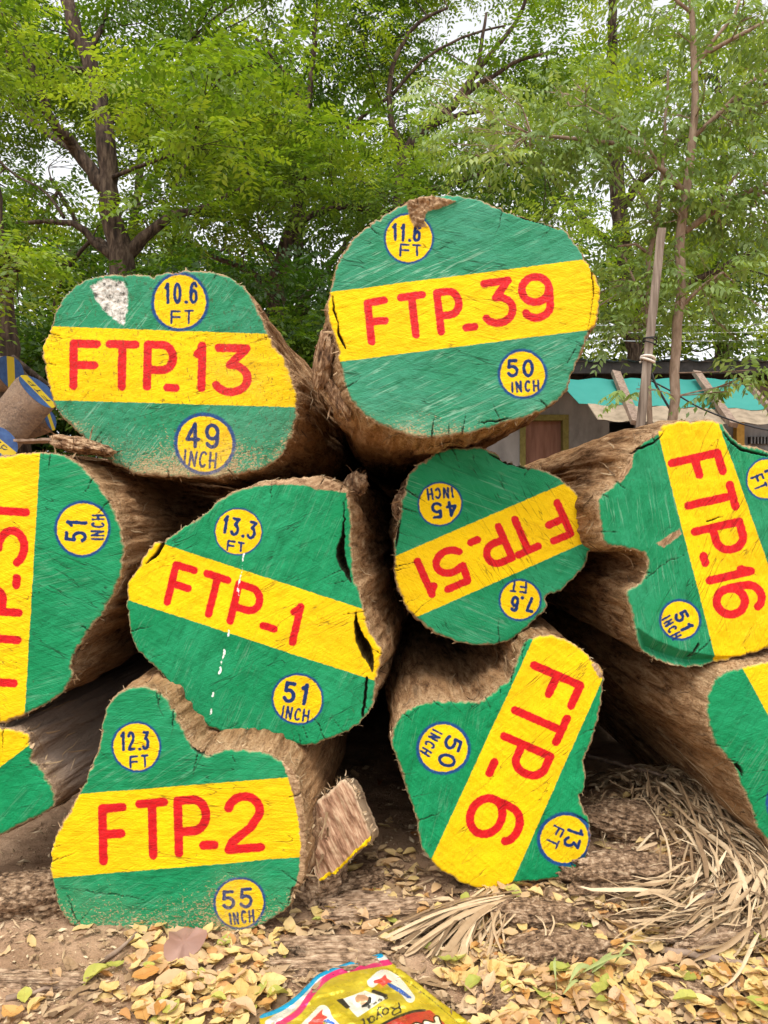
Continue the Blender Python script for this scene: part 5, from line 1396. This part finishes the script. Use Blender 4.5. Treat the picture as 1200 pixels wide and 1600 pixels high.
def build_fan():
    base = gpt(690, 1480)[0]
    t = empty('dry_frond_bundle', base, 'fan of dry brown frond strips lying in front of the log painted 6', 'dry frond')
    G = Geo()
    for i in range(34):
        u = (i + .5) / 34
        a = gpt(805 - 60 * u + rng.normal(0, 10), 1398 + 22 * rng.random() + 6 * u)[0]
        e = gpt(575 + 165 * u + rng.normal(0, 12), 1470 + 52 * u + rng.normal(0, 8))[0]
        mid = (a + e) / 2 + [rng.normal(0, .006), rng.normal(0, .006), .014 + rng.uniform(0, .012)]
        a[2] += .006 + rng.uniform(0, .012); e[2] += rng.uniform(.002, .010)
        P = spline([a, mid, e], .012); wd = rng.uniform(.003, .011) * np.clip(np.linspace(.7, 1.15, len(P)), 0, 2); wd[-1] *= .4
        G.ribbon(P, wd, np.array([0, 0, 1]) + rng.normal(0, .25, 3), rng.uniform(.0, .9))
    for i in range(16):
        u = rng.random()
        a = gpt(790 + rng.normal(0, 25), 1415 + rng.normal(0, 10))[0]; e = gpt(770 + 60 * rng.normal(), 1500 + rng.normal(0, 14))[0]
        mid = (a + e) / 2 + [rng.normal(0, .015), rng.normal(0, .01), .022]
        a[2] += .012; e[2] += .006
        P = spline([a, mid, e], .012); wd = np.full(len(P), rng.uniform(.002, .005)); wd[-1] *= .4
        G.ribbon(P, wd, np.array([0, 0, 1]) + rng.normal(0, .4, 3), rng.uniform(.3, .9))
    G.build('frond_strips', M['dry_strip'], t, base)
build_fan()

def stick(label, pts, r, mat):
    P = gpt([p[0] for p in pts], [p[1] for p in pts]); P[:, 2] += [p[2] for p in pts]
    Q = spline(P, .01); Q[1:-1] += rng.normal(0, .0012, (len(Q) - 2, 3))
    G = Geo(); G.tube(Q, np.linspace(r, r * .55, len(Q)) * (1 + .15 * np.sin(np.arange(len(Q)) * 1.3)), 7, .45)
    tag(G.build('dry_stick', mat, None, P[0]), label, 'stick', 'dry sticks on the ground')
stick('dry stick slanting across bare dirt in front of the log painted 2', [(118, 1538, .004), (150, 1515, .006), (185, 1492, .007), (213, 1470, .012)], .0045, M['pale_bark'])
stick('dry stick curving at the lower left corner on bare dirt', [(10, 1565, .004), (60, 1556, .006), (115, 1542, .006)], .004, M['pale_bark'])
stick('long dry stick lying under leaves at the right edge', [(1040, 1500, .012), (1110, 1512, .014), (1180, 1528, .012), (1240, 1545, .01)], .006, M['pale_bark'])
stick('dry stick crossing the litter at the lower right', [(1060, 1452, .02), (1110, 1418, .02), (1180, 1392, .02), (1240, 1380, .02)], .005, M['pale_bark'])
stick('thin twig poking up at the foot of the log painted 6', [(758, 1392, .002), (745, 1384, .012), (735, 1376, .024)], .0016, M['tree_bark'])
stick('dark stick lying in the hollow under the lower right log', [(905, 1225, .02), (880, 1205, .05), (1040, 1245, .03)], .006, M['pale_bark'])

# fallen leaves
def leaf_shape(seed, curl, cup, wr):
    r = np.random.default_rng(seed)
    n = 9; V = []; 
    bend = r.normal(0, .15)
    for i in range(n):
        t = i / (n - 1)
        wv = wr * (math.sin(math.pi * t ** .85) ** .75) * .5 if 0 < t < 1 else 0.006
        z = curl * (t - .5) ** 2 * .85 + .02 * r.normal()
        x = t - .5
        for sgn in (-1, -.5, 0, .5, 1):
            V.append([x + .02 * r.normal() * abs(sgn), sgn * wv + bend * (t - .5) ** 2 + .012 * r.normal() * abs(sgn), z + cup * (abs(sgn) ** 1.5) * wv * .8 + .015 * r.normal() * abs(sgn)])
    Fq = [(i * 5 + j, (i + 1) * 5 + j, (i + 1) * 5 + j + 1, i * 5 + j + 1) for i in range(n - 1) for j in range(4)]
    return np.array(V), Fq
SHAPES = [leaf_shape(i, c, u, wr) for i, (c, u, wr) in enumerate([(.3, .3, .55), (-.3, .5, .6), (.7, .2, .5), (.1, .9, .55), (-.5, -.3, .62), (.5, .7, .48), (.0, .2, .66), (.9, .5, .55), (-.2, 1.2, .5), (.35, -.4, .6)])]
def leaf_material(name, c1, c2, c3):
    N = NT(name)
    rnd = N.n('ShaderNodeObjectInfo').outputs['Random']
    o = N.obj()
    v = N.noise(o, 3.5, 4, .6); v2 = N.noise(o, 14, 3, .6)
    c = N.mix(N.rng(N.math('ADD', v, N.math('MULTIPLY', N.math('SUBTRACT', rnd, .5), .5)), .3, .7), c1, c2)
    c = N.mix(N.rng(v2, .60, .70, 0, .6), c, c3)
    sx = N.n('ShaderNodeSeparateXYZ'); N.put(sx.inputs[0], o)
    c = N.mix(N.rng(N.math('ABSOLUTE', sx.outputs[1]), .016, .008, 0, .35), c, c3)
    return N.bsdf(c, .6, None, .3, (.25, c))
LM = {'pale yellow': leaf_material('leaf_pale_yellow', (.72, .52, .22), (.62, .42, .14), (.38, .22, .07)),
      'tan': leaf_material('leaf_tan', (.54, .34, .17), (.62, .43, .25), (.28, .15, .07)),
      'orange brown': leaf_material('leaf_orange', (.50, .23, .055), (.58, .32, .10), (.25, .10, .03)),
      'yellow green': leaf_material('leaf_green', (.46, .44, .09), (.34, .36, .07), (.30, .20, .06))}
def leaf_density(px, py):
    d = 0.0
    def box(x0, x1, y0, y1, v, s=18):
        f = lambda a: 1 / (1 + math.exp(-a / s))
        return v * f(px - x0) * f(x1 - px) * f(py - y0) * f(y1 - py)
    d += box(215, 440, 1466, 1640, .8) + box(790, 1300, 1485, 1640, .8) + box(640, 900, 1375, 1440, .5) + box(510, 660, 1345, 1450, .6) + box(930, 1300, 1240, 1480, .42) + box(-60, 215, 1455, 1640, .03) + box(440, 640, 1395, 1470, .40)
    d += box(560, 800, 1440, 1500, .18) + box(690, 830, 1470, 1640, .7) + box(530, 640, 1210, 1340, .2) + box(200, 460, 1462, 1482, .5, 8)
    if 448 < px < 596 and 1466 < py < 1532: d *= .08
    if py > 1490 and px > 400 and px < 735 and py > 1490 + abs(px - 590) * .62 - 10: d = 0
    return min(d, 1)
def scatter_leaves():
    pts = []
    while len(pts) < 1650:
        px, py = rng.uniform(-60, 1260), rng.uniform(1205, 1650)
        if rng.random() < leaf_density(px, py) * (.55 + .45 * (py - 1200) / 400): pts.append((px, py))
    pts = np.array(pts); g = gpt(pts[:, 0], pts[:, 1])
    names = list(LM); meshes = {}
    order = np.argsort(-pts[:, 1] + rng.normal(0, 60, len(pts)) + 400 * ((pts[:, 0] < 0) | (pts[:, 0] > 1200) | (pts[:, 1] > 1600)))
    big = set(order[:296].tolist())
    labels = {'pale yellow': 'pale yellow oval fallen leaf lying in the leaf litter on the dirt', 'tan': 'dry tan fallen leaf lying in the leaf litter on the dirt',
              'orange brown': 'orange brown fallen leaf lying in the leaf litter on the dirt', 'yellow green': 'yellow green fallen leaf lying in the leaf litter on the dirt'}
    small = Geo()
    for i in range(len(pts)):
        kind = names[rng.choice(4, p=[.46, .32, .13, .09])]
        sh = rng.integers(len(SHAPES)); L = rng.choice([rng.uniform(.016, .028), rng.uniform(.024, .042)], p=[.4, .6])
        rot = (rng.normal(0, .17), rng.normal(0, .17), rng.uniform(0, 6.283))
        dens = leaf_density(*pts[i])
        z = g[i][2] + .004 + rng.uniform(0, .013) * dens
        if i in big:
            key = (kind, sh)
            if key not in meshes:
                me = mesh_np('fallen_leaf', *SHAPES[sh]); me.materials.append(LM[kind]); meshes[key] = me
            o = bpy.data.objects.new('fallen_leaf', meshes[key]); COL.objects.link(o)
            o.location = (g[i][0], g[i][1], z + .006); o.rotation_euler = rot; o.scale = (L, L, L)
            o['label'] = labels[kind]; o['category'] = 'leaf'; o['group'] = kind + ' fallen leaves'
        else:
            from mathutils import Euler
            Rm = np.array(Euler(rot).to_matrix())
            small.add(SHAPES[sh][0] * L * .95 @ Rm.T + [g[i][0], g[i][1], z], SHAPES[sh][1], {'pale yellow': .75, 'tan': .45, 'orange brown': .15, 'yellow green': .97}[kind] + rng.uniform(-.1, .1))
    m = tone_mat('leaf_litter', [(0, (.38, .15, .04)), (.25, (.50, .27, .10)), (.5, (.54, .37, .20)), (.8, (.66, .48, .20)), (.93, (.62, .46, .15)), (1, (.36, .37, .08))], .65, .2, 90, .22)
    tag(small.build('leaf_litter', m), kind='stuff')
scatter_leaves()
def scatter_chips():
    G = Geo()
    GP = gpt(rng.uniform(-60, 1260, 9000), rng.uniform(1200, 1660, 9000))
    for g in GP:
        L = rng.uniform(.002, .010) * (1 if rng.random() < .82 else rng.uniform(2, 3.5)); W = L * rng.uniform(.15, .6); a = rng.uniform(0, 6.283)
        d = np.array([math.cos(a), math.sin(a), rng.normal(0, .2)]); s = np.array([-math.sin(a), math.cos(a), rng.normal(0, .3)])
        c = g + [0, 0, .002 + rng.uniform(0, .005)]
        hh = np.array([0, 0, W * .4])
        V = [c - d * L / 2, c + s * W / 2, c + d * L / 2, c - s * W / 2, c + hh]
        G.add(V, [(0, 1, 4), (1, 2, 4), (2, 3, 4), (3, 0, 4)], rng.uniform(.05, 1))
    tag(G.build('wood_chip_debris', M['dry_strip'], smooth=False), kind='stuff')
scatter_chips()

def scatter_flakes():
    """flat broken bark flakes and strip ends between the leaves"""
    G = Geo()
    GP = gpt(np.concatenate([rng.uniform(430, 1240, 900), rng.uniform(-40, 430, 60)]), np.concatenate([rng.uniform(1340, 1640, 900), rng.uniform(1460, 1640, 60)]))
    for g in GP:
        L = rng.uniform(.010, .045); W = L * rng.uniform(.12, .45); a = rng.normal(.2, .9); n = 5
        d = np.array([math.cos(a), math.sin(a), rng.normal(0, .10)]); q = np.array([-math.sin(a), math.cos(a), rng.normal(0, .2)])
        V = []
        for sg in (-1, 1):
            for t in np.linspace(-.5, .5, n):
                V.append(g + [0, 0, .006 + .004 * rng.random()] + d * L * (t + rng.normal(0, .04)) + q * sg * W * .5 * (1 - abs(t) * rng.uniform(.3, 1.2)) + [0, 0, rng.normal(0, .0012)])
        G.add(V, [(i, i + 1, n + i + 1, n + i) for i in range(n - 1)], rng.uniform(0, .85))
    tag(G.build('bark_flake_debris', M['dry_strip'], smooth=False), kind='stuff')
scatter_flakes()

def big_leaf():
    g = gpt(288, 1497)[0]
    n = 26; V = [[0, 0, 0]]; Fq = []
    for rr in (.33, .66, 1.0):
        for j in range(n):
            a = j / n * 2 * math.pi
            r = .026 * rr * (1 + .16 * math.sin(a * 3 + 1) + .08 * math.sin(a * 5))
            V.append([r * math.cos(a) * 1.05, r * math.sin(a) * 1.15, .012 * rr * rr * math.sin(a * 2 + .6) + .0035 * math.sin(a * 7) * rr])
    Fq = [(0, 1 + j, 1 + (j + 1) % n) for j in range(n)] + [(1 + i * n + j, 1 + (i + 1) * n + j, 1 + (i + 1) * n + (j + 1) % n, 1 + i * n + (j + 1) % n) for i in range(2) for j in range(n)]
    me = mesh_np('broad_leaf', V, Fq); me.materials.append(leaf_material('leaf_purple', (.38, .22, .165), (.47, .30, .23), (.20, .10, .07)))
    for ob in (me,): pass
    o = bpy.data.objects.new('broad_leaf', me); COL.objects.link(o); o.location = tuple(g + [0, 0, .024]); o.rotation_euler = (R(22), R(6), R(-8))
    tag(o, 'broad purplish brown leaf under the bottom edge of the log painted 2', 'leaf')
big_leaf()

def sprig():
    base = gpt(925, 1545)[0]
    t = empty('wilted_sprig', base, 'pale green wilted sprig lying on the yellow leaves at lower right', 'plant')
    N = NT('wilted_green'); m = N.bsdf(N.mix(N.noise(N.obj(), 60, 3), (.26, .33, .10), (.44, .46, .20)), .6, None, .3, (.25, (.3, .4, .1)))
    for (a, b, wpx) in [((900, 1550), (985, 1525), .016), ((930, 1540), (890, 1570), .010), ((925, 1545), (955, 1522), .014), ((870, 1575), (868, 1530), .006), ((905, 1560), (880, 1590), .010), ((960, 1530), (1000, 1522), .007)]:
        p, q = gpt(*a)[0] + [0, 0, .022], gpt(*b)[0] + [0, 0, .030]
        P = spline([p, (p + q) / 2 + [0, 0, .014] + rng.normal(0, .004, 3), q], .006)
        G = Geo(); G.ribbon(P, wpx * .7 * np.clip(np.sin(np.linspace(.2, 3.0, len(P))), .12, 1), np.array([0, 0, 1]) + rng.normal(0, .4, 3), .5)
        G.build('leaf_blade', m, t, base)
sprig()

# ------------------------------------------------------------------ golden packet in the foreground
def build_packet():
    k = 1200 / 340.0
    Zp = lambda L: np.array([(400 + x / k, 1480 + y / k) for x, y in L])
    out = Zp([(20, 385), (120, 335), (215, 272), (290, 200), (345, 148), (450, 104), (560, 68), (690, 35), (745, 82), (860, 170), (1000, 285), (1190, 424), (1330, 560), (1480, 720), (1000, 900), (520, 930), (200, 700), (70, 480)])
    loop = spline(out, 2.6, True)
    v, f, nb = triangulate(loop, 2.4)
    edge = segdist(v, loop, np.roll(loop, -1, 0)).min(1)
    top = Zp([(30, 380), (130, 345), (220, 285), (300, 205), (350, 155), (450, 115), (560, 80), (690, 45)])
    pink = Zp([(120, 430), (230, 360), (300, 265), (370, 185), (450, 140), (560, 112), (740, 82)])
    S = {}
    def ink(name, pts, r, widths=None):
        pts = np.asarray(pts, float); pts = spline(pts, 2) if len(pts) > 2 else pts
        S.setdefault(name, []).append(np.clip(r - segdist(v, pts[:-1], pts[1:]).min(1), -30, 30))
    def area(name, pts): S.setdefault(name, []).append(np.clip(polydist(v, Zp(pts)), -30, 30))
    ink('cyan', top, 3.6); ink('pink', pink, 4.6)
    ink('silver', Zp([(70, 420), (175, 352), (260, 275), (330, 195), (400, 140), (470, 118), (560, 96), (720, 62)]), 6.0)
    ink('dark', Zp([(720, 115), (800, 165), (930, 260), (1020, 335), (1110, 415), (1250, 540)]), .7)
    # firework bursts on white
    for (P, wh) in [([(640, 195), (700, 150), (760, 175), (800, 215), (850, 280)], 1), ([(270, 440), (330, 380), (372, 345), (400, 400), (450, 450)], 1)]:
        ink('white', Zp(P), 7.5)
    area('red', [(645, 185), (690, 170), (715, 148), (722, 172), (752, 190), (725, 202), (700, 215), (680, 200), (650, 198)])
    area('red', [(285, 420), (330, 378), (368, 338), (366, 372), (400, 385), (372, 402), (368, 440), (300, 450)])
    for P in [[(728, 200), (790, 230), (852, 278)], [(735, 212), (790, 245), (840, 278)], [(378, 405), (420, 420), (450, 450)], [(392, 398), (430, 420)]]: ink('blue', Zp(P), 1.5)
    for P in [[(722, 200), (742, 212)], [(370, 408), (392, 418)]]: ink('dark', Zp(P), 1.0)
    # portrait panel: white square with dark corners and a plain generic head
    area('dark', [(645, 232), (726, 262), (722, 280), (632, 248)])
    area('white', [(478, 285), (600, 240), (722, 278), (560, 388), (520, 345)])
    area('dark', [(440, 290), (478, 282), (520, 330), (500, 342)])
    area('skin', [(545, 280), (560, 262), (600, 262), (625, 280), (615, 305), (580, 320), (550, 300)])
    area('dark', [(575, 325), (600, 312), (618, 290), (622, 268), (638, 280), (635, 305), (610, 328), (585, 333)])
    pt = Paint((400, 1480, k))
    pt.text('dark', 'CO', 700, 285, 60, 18, 160, .9); pt.text('dark', 'M', 655, 308, 24, 16, 150, .9); pt.text('dark', 'E', 625, 330, 20, 16, 150, .9)
    # name in script, upside down as the packet lies
    for ch, x, y, wd, hh, d in [('R', 790, 300, 60, 60, 152), ('o', 728, 322, 46, 60, 150), ('y', 690, 345, 44, 60, 150), ('a', 650, 368, 44, 60, 150), ('l', 600, 385, 40, 60, 150)]:
        pt.glyph('dark', ch, x, y, wd, hh, d, d + 14, 1.3)
    S.setdefault('dark', []).append(pt.field('dark', v))
    area('banner', [(690, 430), (760, 395), (860, 358), (960, 345), (1040, 420), (1100, 520), (900, 560), (680, 540)])
    ink('dark', Zp([(680, 435), (760, 393), (860, 356), (930, 348)]), 2.0)
    pt = Paint((400, 1480, k))
    for ch, x, y, wd, hh in [('R', 1005, 372, 95, 100), ('O', 915, 400, 95, 100), ('C', 830, 430, 90, 100)]: pt.glyph('cream', ch, x, y, wd, hh, 158, 160, 4.5)
    cr = pt.field('cream', v)
    S['cream'] = [cr - 1.5]; S['outline'] = [cr + 1.0]
    fields = {n_: np.max(L, 0) for n_, L in S.items()}
    g = gpt(v[:, 0], v[:, 1])
    puff = .020 * (1 - np.exp(-np.clip(edge - 12, 0, 200) / 30)) 
    cr_ = fbm(np.stack([v[:, 0] / 26, v[:, 1] / 14, v[:, 0] * 0], 1), 4); rd = np.abs(vnoise(np.stack([v[:, 0] / 34 + v[:, 1] / 50, v[:, 1] / 22, v[:, 0] * 0 + 4], 1)))
    zb = gz(np.full(1, g[:, 0].mean()), np.full(1, g[:, 1].mean()))[0]
    V = g.copy(); V[:, 2] = np.maximum(g[:, 2], zb) + .010 + puff + (cr_ * .006 - (1 - rd) ** 6 * .004) * np.clip(edge / 14, .25, 1)
    # keep the outline where it is seen: slide along the ray
    Yv = g[:, 1] * (H - V[:, 2]) / (H - g[:, 2]); V[:, 0] = (v[:, 0] - 600) / F * Yv; V[:, 1] = Yv
    nv = len(V)
    Bk = V.copy(); Bk[:, 2] = np.minimum(g[:, 2], V[:, 2] - .003) - .0 + .002
    a_, b_, c_ = V[f[0][0]], V[f[0][1]], V[f[0][2]]
    if np.cross(b_ - a_, c_ - a_)[2] < 0: f = f[:, ::-1]
    Fq = [tuple(x) for x in f.tolist()] + [tuple(q + nv for q in x[::-1]) for x in f.tolist()] + [(i, (i + 1) % nb, (i + 1) % nb + nv, i + nv) for i in range(nb)]
    N = NT('packet_print'); o = N.obj()
    bl = N.noise(o, 28, 4, .6); jt = N.math('MULTIPLY', N.math('SUBTRACT', N.noise(o, 160, 2), .5), 1.0)
    c = N.mix(N.rng(bl, .35, .65), (.44, .33, .012), (.62, .49, .04))
    c = N.mix(N.rng(N.noise(o, 90, 3), .55, .72, 0, .5), c, (.30, .24, .02))
    for nm, col in [('silver', (.62, .58, .52)), ('cyan', (.01, .30, .52)), ('pink', (.66, .035, .15)), ('white', (.80, .78, .66)), ('banner', (.48, .05, .03)), ('skin', (.55, .30, .16)), ('red', (.72, .08, .06)), ('blue', (.03, .11, .42)), ('outline', (.04, .02, .01)), ('cream', (.82, .74, .55)), ('dark', (.035, .03, .02))]:
        c = N.mix(N.rng(N.math('ADD', N.attr('ink_' + nm), jt), -.5, .5), c, col)
    c = N.mix(N.rng(N.noise(o, 60, 5, .7), .60, .74, 0, .4), c, (.58, .48, .33))
    mat = N.bsdf(c, N.rng(N.noise(o, 50, 3), .3, .7, .22, .5), N.bump(N.noise(o, 45, 5, .6, .8), .5, .004), .5)
    N.p.inputs['Metallic'].default_value = .35
    base = np.array([V[:, 0].mean(), V[:, 1].mean(), zb])
    o = obj('snack_packet', np.vstack([V, Bk]), Fq, mat, None, base, {'ink_' + n_: np.concatenate([a, np.full(nv, -30)]) for n_, a in fields.items()})
    tag(o, 'crumpled golden foil packet with blue and pink edging lying on the ground in front', 'packet')
build_packet()
